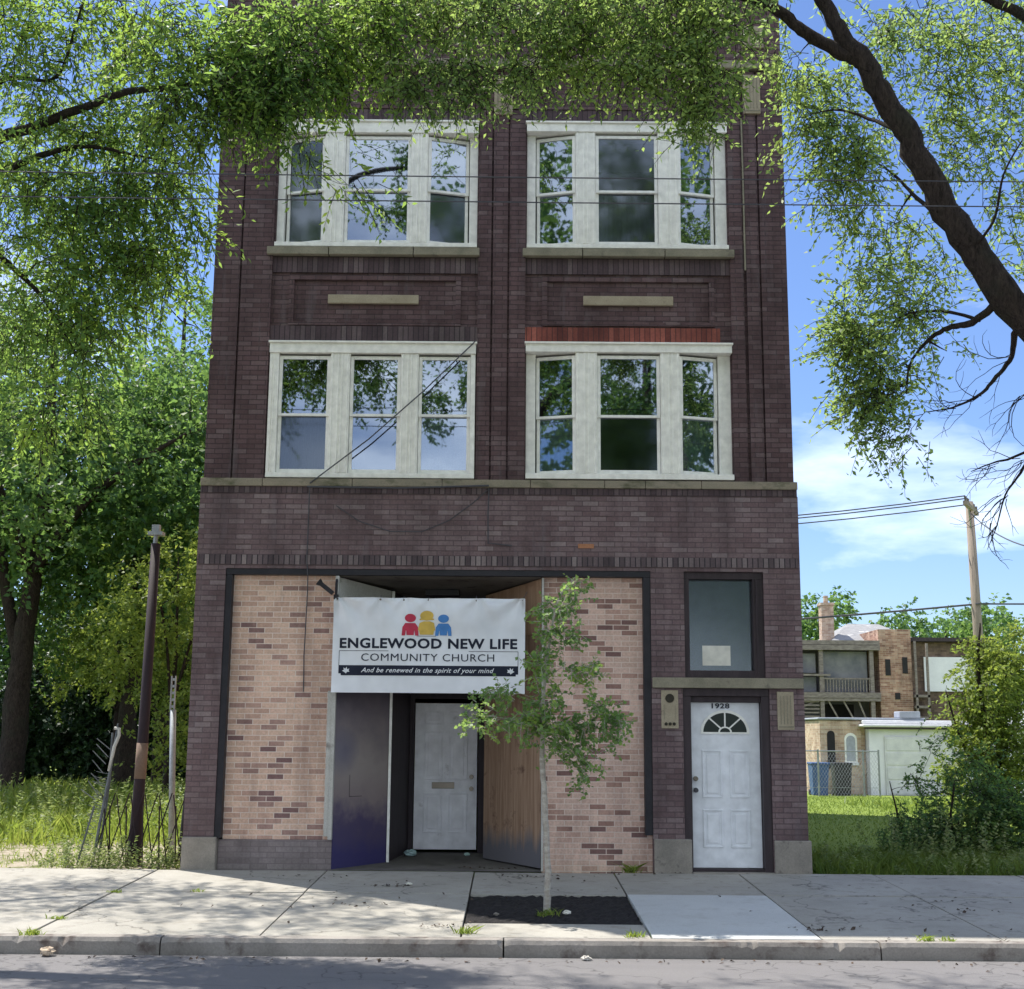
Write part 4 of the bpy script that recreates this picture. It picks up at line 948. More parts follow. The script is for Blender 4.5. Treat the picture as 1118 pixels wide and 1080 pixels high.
def weedy(n, x0, x1, y0, y1, h, cl, L, W, z=None, sig=.05):
    """leafy weed stems: centers & leaves"""
    P_ = []; D_ = []
    for _ in range(n):
        x, y = random.uniform(x0, x1), random.uniform(y0, y1); hh = random.uniform(*h); zb = gz(y) if z is None else z(y)
        lx, ly = random.gauss(0, .2) * hh, random.gauss(0, .2) * hh
        for k in range(cl):
            t = (k + random.random()) / cl; a = random.uniform(0, 6.28)
            dd = Vector((math.cos(a), math.sin(a), random.uniform(-.2, .8))).normalized()
            P_.append((x + lx * t + dd.x * sig * (1.3 - t), y + ly * t + dd.y * sig * (1.3 - t), zb + hh * t + dd.z * .02)); D_.append(dd[:])
    return leaf_quads(np.array(P_), np.array(D_), L, W, .8)
V = np.concatenate([weedy(125, -5.6, -3.95, .02, .7, (.10, .45), 26, .055, .02), weedy(70, -9, -4.0, .1, 3.2, (.03, .16), 14, .05, .02), weedy(420, -13, -4.1, 3.5, 11, (.25, .85), 26, .09, .03)])
tag(np_mesh('weeds', V, 4, M['weed']), 'straggling weeds growing round the collapsed gate and post', 'weeds', kind='stuff')
V = np.concatenate([weedy(210, 4.0, 7.4, .0, 1.6, (.06, .30), 22, .06, .022), weedy(70, 5.2, 7.5, .8, 3, (.2, .8), 32, .07, .028)])
tag(np_mesh('weeds', V, 4, M['weed']), 'leafy weeds in the verge below the right hand bush', 'weeds', kind='stuff')

def tuft(px, py, Y, z, label, n=26, h=.10):
    q = P(px, py, Y); m = []
    p = np.array([(q.x + random.gauss(0, .045), Y + random.gauss(0, .025), z) for _ in range(n)])
    o = np_mesh('weed_tuft', blades(n, lambda k: p, (h * .4, h), .012, .7), 5, M['grass'], origin=(q.x, Y, z)); tag(o, label, 'weed')
tuft(33, 1018, -4.45, -.12, 'tuft of grass growing from the kerb joint at the far left', 60, .09)
tuft(62, 1000, -3.6, sz(-3.6), 'small weed in the diagonal pavement crack at the left', 40, .05)
tuft(508, 1014, -4.2, sz(-4.2), 'tuft of grass at the left corner of the tree pit', 50, .09)
tuft(693, 1018, -4.3, sz(-4.3), 'low green weed at the right corner of the tree pit by the kerb', 60, .07)
tuft(1010, 1022, -4.4, -.12, 'yellow green weed on the kerb edge at the right', 40, .08)
tuft(1035, 1022, -4.4, -.12, 'second weed on the kerb edge nearest the right border', 30, .06)
tuft(690, 945, -.02, -.0, 'weed growing against the foot of the right tan brick infill', 60, .14)
tuft(598, 995, -3.05, sz(-3) - .03, 'weeds round the foot of the sapling', 70, .10)
tuft(125, 985, -1.9, sz(-1.9), 'flat weed in the pavement joint left of the building', 50, .04)
tuft(215, 983, -1.8, sz(-1.8), 'tiny weed in the pavement joint before the left pier', 30, .04)

# ================================================================== RIGHT BACKGROUND
# garage
gy = 28.0
G1 = thing('garage', 'white single storey garage with a snowy white roof edge behind the bush', 'garage', (14.5, gy, -.3))
m = MB(); m.box(12.15, 19.5, gy, gy + 6, -.35, 1.92); m.build('wall', M['garage'], G1)
m = MB(); m.box(11.9, 19.7, gy - .25, gy + 6.2, 1.925, 2.02); m.box(12.0, 19.6, gy + .2, gy + 6, 2.02, 2.16); m.build('roof', M['roof_white'], G1, bevel=.04)
m = MB(); m.box(12.0, 19.6, gy - .20, gy - .02, 1.86, 1.922); m.build('gutter', M['dark_trim'], G1)
m = MB(); m.box(12.65, 15.4, gy - .05, gy - .003, -.3, 1.62); 
for k in range(4): m.box(12.70, 15.35, gy - .065, gy - .051, -.25 + k * .47, .15 + k * .47)
m.build('garage_door', M['roof_white'], G1, bevel=.01)
G2 = thing('brick_shed', 'small tan brick outbuilding with two arched windows beside the garage', 'shed', (11.2, gy + .5, -.3))
m = MB(); m.box(10.60, 12.0, gy + .4, gy + 6, -.35, 2.14); m.box(12.002, 12.14, gy + .45, gy + 6, -.35, 2.0); m.build('wall', M['far_tan'], G2)
m = MB(); m.box(10.54, 14.2, gy + .33, gy + 5.9, 2.162, 2.24); m.box(13.3, 14.0, gy + .3, gy + 1, 2.24, 2.46); m.build('coping', rough_mat('grey_blue_coping', (.35, .38, .44), (.28, .30, .35), 3), G2, bevel=.03)
def arch(x, z0, w, h, y): return [(x - w / 2, z0), (x + w / 2, z0)] + [(x + w / 2 * math.cos(a), z0 + h - w / 2 + w / 2 * math.sin(a)) for a in [math.pi * i / 10 for i in range(11)]]
m = MB(); m.prism(arch(10.97, .55, .26, 1.25, 0)[::1], gy + .385, gy + .41); m.build('window', M['dark'], G2)
m = MB(); m.prism(arch(11.63, .75, .42, .98, 0), gy + .385, gy + .41); w_ = m.build('window', M['sash'], G2); m = MB(); m.prism(arch(11.63, .80, .30, .84, 0), gy + .375, gy + .386); m.build('pane', plain('bricked_pane', (.38, .40, .45), .4), w_)
m = MB(); m.box(11.38, 11.88, gy + .33, gy + .40, .66, .75); m.build('window_sill', M['roof_white'], G2)
# bins
def bin_(x, mat, label, h=.98, y=gy - .6, w=.56):
    t = thing('wheeled_bin', label, 'bin', (x, y, -.3), 'wheeled bins behind the lot')
    m = MB(); z0 = -.28
    m.add([(x - w * .42, y - .25, z0), (x + w * .42, y - .25, z0), (x + w * .42, y + .25, z0), (x - w * .42, y + .25, z0), (x - w / 2, y - .32, z0 + h), (x + w / 2, y - .32, z0 + h), (x + w / 2, y + .32, z0 + h), (x - w / 2, y + .32, z0 + h)], [(3, 2, 1, 0), (0, 1, 5, 4), (1, 2, 6, 5), (2, 3, 7, 6), (3, 0, 4, 7), (4, 5, 6, 7)])
    m.build('bin_body', M[mat], t, bevel=.02)
    m = MB(); m.box(x - w * .54, x + w * .54, y - .36, y + .34, z0 + h + .002, z0 + h + .07); m.build('lid', M[mat], t, bevel=.02)
    for s in (-1, 1):
        m = MB(); m.tube([(x + s * w * .40, y + .27, -.2), (x + s * w * .48, y + .27, -.2)], .10, 12); m.build('wheel', M['bin_black'], t)
bin_(10.28, 'bin_blue', 'blue recycling bin half hidden by the corner of the building'); bin_(11.03, 'bin_black', 'black rubbish bin in front of the small brick shed')
# chain fence in front of them
FY = gy - 1.6
fn = thing('chain_link_fence', 'low chain link fence of thin grey posts in front of the bins', 'fence', (11, FY, -.3))
for x in (9.3, 10.05, 11.5, 12.0):
    m = MB(); m.tube([(x, FY, -.32), (x, FY, 1.2)], .032, 6); m.build('post', M['galv'], fn)
m = MB(); m.tube([(9.3, FY, 1.15), (12.0, FY, 1.15)], .02, 5); m.tube([(9.3, FY, .0), (12.0, FY, .0)], .008, 4)
for k in range(28): x = 9.3 + k * .1; m.tube([(x, FY, -.3), (min(x + .9, 12.0), FY, -.3 + 1.45 * min(1, (12.0 - x) / .9))], .004, 3, cap=False); m.tube([(x + .0, FY, 1.15), (min(x + .9, 12.0), FY, 1.15 - 1.45 * min(1, (12.0 - x) / .9))], .004, 3, cap=False)
m.build('mesh', M['galv'], fn)
# two storey brick flats with timber porches
by = 45.0
def Q(px, py, Y=by): return P(px, py, Y)
FB = thing('brick_flats', 'two storey weathered brick flats with grey timber back porches and a tall chimney', 'building', (16, by, -.3))
m = MB(); m.box(17.35, 18.87, by, by + 10, -.35, 6.55); m.build('stair_tower', M['far_brick'], FB)
m = MB(); m.box(12.0, 17.34, by + 2, by + 10, -.35, 5.75); tag(m.build('rear_wall', M['porch_dark'], FB), 'grey clad rear wall behind the porches')
m = MB(); m.box(11.6, 17.33, by - .3, by + 10, 5.80, 6.0); m.box(11.6, 17.33, by - .32, by - .1, 5.55, 5.78); m.build('porch_roof', M['porch'], FB)
m = MB()
for x in (12.3, 14.6, 16.95): m.box(x - .09, x + .09, by - .2, by, -.3, 5.55)
m.box(11.6, 17.3, by - .28, by - .02, 3.35, 3.6); m.box(11.6, 17.3, by - .25, by + 1.9, 3.2, 3.34); m.box(11.6, 15.0, by - .27, by - .03, 4.35, 4.44)
m.build('porch_frame', M['porch'], FB)
m = MB()
for x0, x1, z0, z1 in ((12.5, 14.4, 3.62, 4.3), (12.5, 14.4, 4.5, 5.4), (14.75, 16.8, 3.62, 5.5)):
    m.box(x0, x1, by + .1, by + .2, z0, z1)
m.build('porch_screen', M['porch_dark'], FB)
m = MB()
for k in range(8): m.box(11.8, 14.45, by - .18, by - .12, 1.95 + k * .17, 2.02 + k * .17)
for a, b in ((14.9, 15.6), (15.6, 16.3), (16.3, 16.8)): m.tube([(a, by - .1, 3.2), (b, by - .1, 1.9)], .05, 4)
m.box(11.6, 17.3, by - .26, by + 1.9, 1.75, 1.9)
for k in range(16): m.box(14.7 + k * .14, 14.74 + k * .14, by - .16, by - .12, 3.62, 4.2)
m.box(14.6, 17.0, by - .18, by - .10, 4.2, 4.27); m.tube([(11.7, by - .1, 1.95), (14.5, by - .1, 3.3)], .05, 4); m.tube([(13.2, by - .15, -.3), (13.3, by - .15, 1.9)], .07, 5)
m.build('porch_railing', M['porch'], FB)
m = MB(); m.box(12.2, 12.9, by + 1.97, by + 1.99, .2, 2.9); m.box(15.0, 16.6, by + 1.97, by + 1.99, 2.0, 3.1); m.box(13.4, 14.3, by + 1.97, by + 1.99, -.2, 1.6); m.build('window', M['dark'], FB)
for x, z0 in ((17.75, 4.4), (18.55, 4.5), (18.2, 2.2), (18.15, 3.3)):
    m = MB(); m.box(x - .12, x + .12, by - .03, by - .002, z0, z0 + .75 if z0 > 4 else z0 + .3); m.build('window', M['dark'], FB)
m = MB(); m.box(15.45, 16.05, by + 3, by + 3.6, 5.8, 7.95); ch = m.build('chimney', M['far_tan'], FB); m = MB(); m.box(15.40, 16.10, by + 2.95, by + 3.65, 7.952, 8.08); m.tube([(15.75, by + 3.3, 8.05), (15.75, by + 3.3, 8.45)], .12, 8); m.build('chimney_pot', M['far_tan'], ch)
m = MB(); m.add([(15.6, by + 2, 6.05), (20.3, by + 2, 6.05), (20.3, by + 10, 6.05), (15.6, by + 10, 6.05), (17.2, by + 5, 7.2), (18.8, by + 5, 7.2)], [(0, 1, 5, 4), (1, 2, 5), (2, 3, 4, 5), (3, 0, 4)]); tag(m.build('roof', M['roof_grey'], FB), 'grey hipped roof')
m = MB(); m.box(18.88, 22.6, by + .6, by + 10, -.35, 6.0); m.build('side_wing', M['far_dark'], FB)
m = MB(); m.box(18.7, 22.9, by + .2, by + 10.2, 6.02, 6.2); m.build('wing_roof', M['dark_trim'], FB)
m = MB(); m.box(19.6, 22.0, by + .5, by + .59, 3.7, 5.3); tag(m.build('window_board', M['garage'], FB), 'white boarded window')
m = MB()
for z in (3.4, 2.9, 2.4, 1.9): m.box(18.9, 19.6, by - .2, by + .55, z, z + .12)
m.box(18.95, 19.05, by - .2, by - .1, -.3, 6.0); m.box(19.5, 19.6, by - .2, by - .1, -.3, 5.9); m.build('stair', M['porch'], FB)

# utility poles
def upole(x, y, top, label, zb=-.3):
    t = thing('utility_pole', label, 'utility pole', (x, y, zb), 'utility poles')
    m = MB(); m.tube([(x + .12, y, zb - .2), (x, y, top)], [.19, .13], 12); m.build('pole_shaft', M['pole_wood'], t, smooth=True)
    m = MB(); Mx = Matrix.Translation((x, y - .16, top - .25)) @ Matrix.Rotation(R(62), 4, 'Z')
    m.box(-1.25, 1.25, -.06, .06, -.07, .07, Mx); m.build('crossarm', M['pole_wood'], t)
    m = MB()
    for k in (-1.1, -.6, .6, 1.1): p = Mx @ Vector((k, 0, .07)); m.tube([p, p + Vector((0, 0, .16))], [.035, .05], 8)
    m.build('insulator', M['chrome'], t)
    m = MB(); m.tube([(x - .05, y - .18, top - .95), Mx @ Vector((-.6, 0, -.05))], .02, 5); m.tube([(x + .05, y - .1, top - .95), Mx @ Vector((.6, 0, -.05))], .02, 5); m.build('brace', M['galv'], t)
    return Mx
pt = P(1058, 548, 27)
Mx = upole(pt.x, 27.0, pt.z, 'wooden utility pole with a crossarm rising above the bush')
def sag(a, b, s, n=14):
    a, b = Vector(a), Vector(b); return [a.lerp(b, i / n) - Vector((0, 0, 4 * s * (i / n) * (1 - i / n))) for i in range(n + 1)]
def wire(a, b, s, r, label, grp): 
    m = MB(); m.tube(sag(a, b, s), r, 5); return tag(m.build('power_line', M['wire'], origin=a), label, 'wire', grp)
g1 = 'lines running left from the utility pole'
for k, (off, lab) in enumerate(((-1.1, 'upper thin power line running from the crossarm behind the building'), (-.6, 'power line just under the upper one from the crossarm'), (.6, 'power line from the inner end of the crossarm'))):
    p = Mx @ Vector((off, 0, .25)); wire(p, (-12, 31 + k, p.z + .2), .9, .022, lab, g1)
p = P(1063, 660, 27); wire((30, 27, p.z + .6), (p.x, 26.8, p.z), .15, .03, 'thick low line running right from the utility pole', g1); wire(p, (-10, 30, p.z - 1.2), .3, .035, 'thick low line running left from the utility pole past the chimney', g1)
p = P(1063, 640, 27); wire((p.x, 26.8, p.z + 2.4), P(1180, 600, 10), .4, .02, 'service line dropping from the pole toward the street at the right', g1)
# street wires across the facade
g2 = 'lines strung along the street before the top floor'
wire((-26, -4.7, 7.15), (27, -4.5, 7.1), .18, .0065, 'upper of the two thin lines crossing in front of the top floor windows', g2)
wire((-26, -4.7, 6.9), (27, -4.5, 6.84), .18, .0065, 'lower of the two thin lines crossing in front of the top floor windows', g2)

# ================================================================== TREES
# --- right street tree, leaning over the building
Yr = -4.0
def W_(px, py, Y=Yr): return P(px, py, Y)
limbsR = [
 ([(8.3, -3.9, -.2), (8.1, -3.9, 1.2), (7.4, -3.95, 2.9), (6.3, -4, 4.45), W_(1118, 345), W_(1060, 270), W_(1012, 190), W_(975, 120), W_(937, 62), W_(905, 15), W_(880, -30), W_(840, -110, -3.8), W_(790, -220, -3.5)], [.34, .27, .22, .19, .165, .145, .13, .115, .10, .08, .065, .05, .03]),
 ([W_(940, 72), W_(916, 56, -4.0), W_(880, 38, -4.05), W_(850, 12, -4.1), W_(800, -8, -4.2), W_(730, -30, -4.3), W_(640, -45, -4.3), W_(540, -45, -4.3), W_(440, -30, -4.3)], [.05, .065, .062, .055, .046, .040, .034, .026, .016]),
 ([W_(1135, 365), W_(1210, 250, -4.6), W_(1200, 80, -5.0), W_(1118, 18, -5.0), W_(1060, -10, -5.0), W_(980, -60, -5.0)], [.14, .11, .08, .05, .04, .02]),
 ([W_(1092, 328), W_(1062, 352, -3.6), W_(1035, 358, -3.4), W_(1010, 375, -3.2), W_(993, 400, -3.1), W_(990, 430, -3.0)], [.05, .036, .028, .02, .013, .006]),
 ([W_(1070, 350, -3.55), W_(1030, 340, -3.3), W_(985, 345, -3.1), W_(960, 370, -2.9), W_(935, 380, -2.8)], [.022, .016, .013, .009, .005]),
 ([W_(1035, 245), W_(1000, 215, -3.4), W_(975, 190, -3.0), W_(945, 170, -2.8)], [.03, .02, .014, .006]),
 ([W_(985, 145), W_(950, 130, -3.6), W_(915, 120, -3.4), W_(885, 125, -3.3)], [.03, .02, .012, .005]),
 ([W_(1060, 275), W_(1085, 240, -4.4), W_(1096, 190, -4.8), W_(1118, 150, -5)], [.02, .014, .010, .006]),
 # bare hanging branch at the right edge
 ([W_(1122, 350), W_(1108, 365, -3.7), W_(1104, 390, -3.6), W_(1085, 415, -3.5), W_(1068, 432, -3.4), W_(1040, 445, -3.3), W_(1010, 450, -3.2)], [.05, .034, .026, .02, .015, .010, .004]),
 ([(5.98, -3.97, 4.75), W_(1150, 480, -3.6), W_(1105, 500, -3.5), W_(1085, 505, -3.4), W_(1060, 515, -3.4)], [.03, .02, .013, .009, .004]),
 ([(5.98, -3.99, 4.85), W_(1150, 450, -3.7), W_(1118, 510, -3.6), W_(1098, 540, -3.5), W_(1088, 575, -3.4), W_(1078, 600, -3.4)], [.04, .026, .014, .009, .006, .003])]
def bl(px, py, rpx, Y, n, sq=1.0):
    c = P(px, py, Y); s = (Y + 16.49) / F_PX * 1.02; return ((c.x, c.y, c.z), (rpx * s, min(rpx * s, 1.1) * .62, rpx * s * sq), n)
blobsR = [bl(902, 150, 50, -3.0, 30), bl(885, 115, 36, -3.0, 18), bl(920, 195, 38, -3.0, 24), bl(950, 50, 46, -2.9, 16), bl(1005, 50, 66, -2.7, 30), bl(1065, 105, 66, -2.7, 34), bl(1045, 165, 46, -2.7, 18), bl(1090, 30, 66, -2.9, 32),
          bl(960, 262, 50, -2.7, 18), bl(1010, 310, 44, -2.7, 13), bl(950, 330, 38, -3.0, 20), bl(935, 375, 36, -2.8, 24), bl(960, 405, 38, -2.8, 24), bl(955, 455, 34, -2.8, 20), bl(925, 365, 24, -2.8, 12), bl(1000, 365, 50, -3.2, 14), bl(985, 475, 18, -2.9, 5), bl(1112, 225, 50, -2.7, 18), bl(1108, 290, 28, -2.7, 5),
          bl(790, -5, 50, -4.3, 26), bl(740, 20, 58, -4.3, 44), bl(660, 8, 66, -4.3, 44), bl(580, 0, 64, -4.3, 40), bl(500, 5, 62, -4.3, 40), bl(420, 0, 60, -4.2, 34),
          bl(768, 85, 30, -4.3, 26), bl(762, 128, 18, -4.3, 12), bl(700, 68, 34, -4.3, 24), bl(620, 55, 34, -4.3, 18), bl(572, 82, 20, -4.3, 12), bl(505, 78, 30, -4.3, 22), bl(455, 84, 24, -4.3, 16), bl(640, 88, 12, -4.3, 5),
          bl(840, -80, 110, -4, 8), bl(700, -90, 120, -3.4, 8), bl(520, -90, 110, -3.0, 8), bl(980, -90, 120, -4.6, 12), bl(1150, -40, 110, -5.4, 22), bl(1200, 150, 90, -5.4, 30), bl(965, 140, 30, -2.7, 7), bl(880, 82, 28, -2.9, 9), bl(860, 60, 22, -3.8, 6),
          ((-6.6, -1.8, 11.9), (1.4, .5, .7), 26), ((-4.2, -1.7, 12.0), (1.3, .5, .6), 22), ((-1.8, -1.8, 12.0), (1.2, .5, .6), 14), ((.6, -1.7, 12.1), (1.0, .5, .6), 10)]  # unseen clumps above the frame, added to dapple the road with shade
rnd = random.Random(5); ext = []
for (px, py, Y, n_, l_, ddx, ddy) in ((1070, 430, -3.4, 9, 55, -1, .6), (1104, 390, -3.6, 9, 60, -.6, .9), (1040, 445, -3.3, 8, 40, -1, .4), (1118, 505, -3.6, 12, 60, -.8, .6), (1095, 545, -3.5, 14, 60, -.8, .7), (1085, 508, -3.4, 10, 45, -1, .5), (1085, 575, -3.4, 8, 40, -.4, 1), (990, 420, -3.0, 14, 50, -.6, .8), (1118, 430, -3.6, 10, 70, -.5, 1), (1025, 345, -3.3, 8, 50, -.9, .6)):
    for _ in range(max(3, int(n_ * .55))):
        a0 = px + rnd.uniform(-6, 6), py + rnd.uniform(-5, 5); pl = [P(a0[0], a0[1], Y)]; ang = math.atan2(ddy, ddx) + rnd.uniform(-.8, .8); turn = rnd.uniform(-.28, .28)
        q = list(a0); L1 = l_ * rnd.uniform(.5, 1.15)
        for s_ in range(7):
            q[0] += math.cos(ang) * L1 / 6; q[1] += math.sin(ang) * L1 / 6; ang += turn + rnd.uniform(-.38, .38); pl.append(P(q[0], q[1], Y + rnd.uniform(-.03, .03)))
            if s_ in (2, 4) and rnd.random() < .7:
                a2 = ang + rnd.choice((-1, 1)) * rnd.uniform(.5, .9); w_ = list(q); p2 = [pl[-1]]
                for u_ in range(3):
                    w_[0] += math.cos(a2) * L1 / 9; w_[1] += math.sin(a2) * L1 / 9; a2 += rnd.uniform(-.4, .4); p2.append(P(w_[0], w_[1], Y + rnd.uniform(-.03, .03)))
                ext.append((p2, [.003, .0025, .002, .0015]))
        ext.append((pl, [.0055, .005, .0045, .004, .0035, .003, .0025, .0015]))
make_tree('street_tree', 'large dark trunked street tree leaning in from the right over the top of the building', 'tree', (8.3, -3.9, -.1), limbsR, blobsR, M['leafR'], M['bark'], L=.075, W=.034, sprays=5, per=9, slen=.36, droop=.45, extra_twigs=ext)
# --- left street tree
limbsL = [
 ([(-8.6, -3.6, -.2), (-8.4, -3.6, 2.5), (-7.9, -3.5, 4.6), (-6.9, -3.3, 6.3), W_(-40, 175, -3.0), W_(60, 130, -3.4), W_(140, 100, -3.8), W_(200, 95, -4.1), W_(270, 70, -4.2), W_(350, 40, -4.2)], [.34, .28, .24, .16, .075, .05, .036, .028, .02, .010]),
 ([(-7.9, -3.5, 4.6), W_(-60, 230, -3.4), W_(20, 180, -3.4), W_(90, 160, -3.3), W_(150, 170, -3.3), W_(200, 180, -3.2)], [.12, .06, .038, .024, .014, .006]),
 ([W_(-40, 175, -3.0), W_(0, 90, -3.2), W_(60, 85, -3.4), W_(85, 20, -3.6), W_(110, -60, -3.6)], [.05, .03, .018, .014, .010]),
 ([(-8.3, -3.6, 3.2), (-8.9, -4.4, 6.0), W_(-40, -40, -5), W_(60, -120, -5)], [.2, .15, .08, .04]),
 ([W_(-60, 230, -3.4), W_(0, 280, -3.2), W_(50, 330, -3.1), W_(90, 400, -3.0)], [.05, .035, .02, .008]),
 ([(-8.4, -3.6, 2.8), (-8.6, -2.0, 5.0), (-8.2, -.4, 6.9), (-7.4, .6, 7.8)], [.16, .11, .06, .02])]
blobsL = [bl(20, 30, 60, -3.6, 34), bl(110, 40, 60, -3.4, 36), bl(190, 55, 65, -4.2, 40), bl(260, 60, 60, -4.2, 44), bl(320, 50, 60, -4.2, 44), bl(210, 120, 45, -4.2, 24), bl(285, 95, 38, -4.2, 24), bl(306, 125, 16, -4.2, 6), bl(250, 100, 36, -4.2, 17), bl(350, 75, 38, -4.2, 22), bl(400, 40, 50, -4.2, 32),
          bl(60, 130, 60, -3.2, 28), bl(130, 150, 50, -3.2, 26), bl(160, 200, 45, -3.1, 22), bl(40, 220, 60, -3.3, 34), bl(100, 230, 55, -3.2, 32), bl(60, 300, 60, -3.2, 34), bl(130, 290, 40, -3.0, 18), bl(20, 380, 50, -3.2, 22), bl(100, 370, 40, -3.1, 16), bl(75, 440, 38, -3.0, 14), bl(200, 250, 28, -3.0, 12), bl(20, 470, 26, -3.1, 6),
          bl(335, 172, 7, -4.2, 2), bl(388, 200, 10, -4.2, 2), bl(170, 290, 40, -3.0, 18), bl(195, 190, 30, -3.0, 14), bl(110, 330, 40, -3.0, 16), bl(60, -70, 120, -4.2, 16), bl(250, -70, 110, -3.2, 8), bl(400, -60, 90, -2.8, 5), bl(-90, 100, 90, -4, 30), bl(-80, 300, 80, -3.8, 24),
          ((-7.4, .4, 7.6), (1.6, 1.3, .8), 60), ((-9.6, .2, 7.2), (1.5, 1.3, .8), 44), ((-6.2, -.6, 8.6), (1.2, 1.2, .7), 30), ((-5.3, .5, 8.1), (.9, .9, .8), 26), ((-6.6, 1.2, 9.8), (1.3, 1, .8), 26), ((-4.9, -.3, 10.4), (.8, .8, .6), 14), ((-8.6, 1.2, 9.2), (1.4, 1.0, .8), 24), ((-5.4, .4, 9.6), (1.0, .9, .6), 16)]
make_tree('street_tree', 'street tree at the left whose feathery branches cover the building\'s upper left corner', 'tree', (-8.6, -3.6, -.1), limbsL, blobsL, M['leafL'], M['bark'], L=.09, W=.034, sprays=5, per=9, slen=.42, droop=.7)
# --- back lot trees, left
def bigtree(x, y, h, r, n, leaf, label, seed, L=.16, W=.11, lean=0, forks=4, group='trees behind the vacant lot', low=.3, name='lot_tree', tr=.28, cat='tree', sprays=4, per=10, slen=.7, zb=None):
    rr = random.Random(seed); zb = gz(y) if zb is None else zb; limbs = []
    limbs.append(([(x, y, zb - .2), (x + lean * .2, y, zb + h * .2), (x + lean * .6, y + .2, zb + h * .5), (x + lean, y, zb + h * .85)], [tr, tr * .8, tr * .5, tr * .12]))
    blobs = [((x + lean, y, zb + h * .72), (r * .6, r * .6, h * .22), n // 5)]
    for k in range(forks):
        a = 2 * math.pi * k / forks + rr.uniform(-.4, .4); s = rr.uniform(.6, 1.0) * r; z0 = zb + h * rr.uniform(.18, .4); z1 = zb + h * rr.uniform(.45, .85)
        e = (x + lean * .6 + s * math.cos(a), y + s * math.sin(a), z1)
        limbs.append(([(x + lean * .3, y, z0), (x + lean * .3 + .45 * s * math.cos(a), y + .45 * s * math.sin(a), z0 + (z1 - z0) * .6), e], [tr * .5, tr * .3, .03]))
        blobs.append((e, (r * .5, r * .5, h * .16), n // (forks + 2)))
        blobs.append(((x + .7 * s * math.cos(a + .5), y + .7 * s * math.sin(a + .5), zb + h * rr.uniform(low, .6)), (r * .45, r * .45, h * .14), n // (forks + 2)))
    return make_tree(name, label, cat, (x, y, zb), limbs, blobs, leaf, M['bark'], L=L, W=W, sprays=sprays, per=per, slen=slen, twig_r=.03, droop=.5, group=group, spread=.3, tw_sides=3, spray_twigs=False)
q = P(28, 600, 16)
bigtree(q.x, 16, 14.5, 4.6, 520, M['leafB'], 'tall forked dark trunked tree nearest the left border of the lot', 11, lean=.4, tr=.36, low=.35)
q = P(150, 600, 19); bigtree(q.x, 19, 13.5, 4.2, 420, M['leafB'], 'tall tree rising behind the tan patched rusty post', 12, tr=.3, low=.45)
q = P(-90, 600, 18); bigtree(q.x, 18, 14, 4.2, 300, M['leafB'], 'tree at the outer left border behind the nearest trunk', 13, tr=.3)
q = P(188, 600, 21); bigtree(q.x, 21, 17.0, 3.4, 400, M['leafB'], 'tall tree whose crown touches the upper left edge of the building', 17, tr=.26, low=.55, forks=5)
q = P(190, 700, 13.5); bigtree(q.x, 13.5, 6.6, 1.5, 200, M['leafY'], 'bright yellow green young tree just left of the building corner', 14, L=.11, W=.07, tr=.10, low=.2, slen=.45)
q = P(128, 760, 20); bigtree(q.x, 20, 7.0, 1.9, 150, M['leafY'], 'lower yellow green tree between the dark thicket and the corner', 15, L=.13, W=.08, tr=.10, low=.55, slen=.5)
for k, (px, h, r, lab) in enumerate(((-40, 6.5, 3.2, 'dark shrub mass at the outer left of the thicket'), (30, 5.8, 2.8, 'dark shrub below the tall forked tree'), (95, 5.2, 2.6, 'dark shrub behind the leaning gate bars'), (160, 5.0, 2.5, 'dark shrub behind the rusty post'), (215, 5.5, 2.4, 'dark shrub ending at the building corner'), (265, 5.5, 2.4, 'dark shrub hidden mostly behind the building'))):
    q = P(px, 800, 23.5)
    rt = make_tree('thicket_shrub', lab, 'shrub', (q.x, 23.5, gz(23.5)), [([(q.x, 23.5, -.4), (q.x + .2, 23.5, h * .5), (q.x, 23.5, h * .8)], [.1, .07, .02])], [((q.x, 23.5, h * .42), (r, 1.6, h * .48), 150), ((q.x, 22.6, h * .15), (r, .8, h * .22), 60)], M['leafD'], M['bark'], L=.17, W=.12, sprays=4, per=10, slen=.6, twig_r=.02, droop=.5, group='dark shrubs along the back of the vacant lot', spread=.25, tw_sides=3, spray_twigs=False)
for k, (x, y, h, lab) in enumerate(((-27, 34, 13, 'far tree filling the gap at the outer left'), (-19, 36, 12, 'far tree behind the tall forked tree'), (-12.5, 34, 11, 'far tree behind the yellow green trees'))):
    bigtree(x, y, h, 4.5, 200, M['leafD'], lab, 30 + k, L=.26, W=.18, low=.15, group='far trees behind the lot', tr=.3)
# --- right background trees
bigtree(19.5, 66, 10.6, 4.6, 230, M['leafB'], 'round treetop showing behind the chimney of the brick flats', 21, L=.30, W=.22, low=.3, group='treetops behind the flats', slen=.9)
bigtree(27.5, 66, 10.0, 4.2, 230, M['leafB'], 'treetop showing behind the grey hipped roof', 22, L=.30, W=.22, low=.3, group='treetops behind the flats', slen=.9)
bigtree(34.5, 62, 9.4, 4.0, 200, M['leafB'], 'treetop behind the utility pole at the right', 23, L=.28, W=.2, low=.3, group='treetops behind the flats', slen=.9)
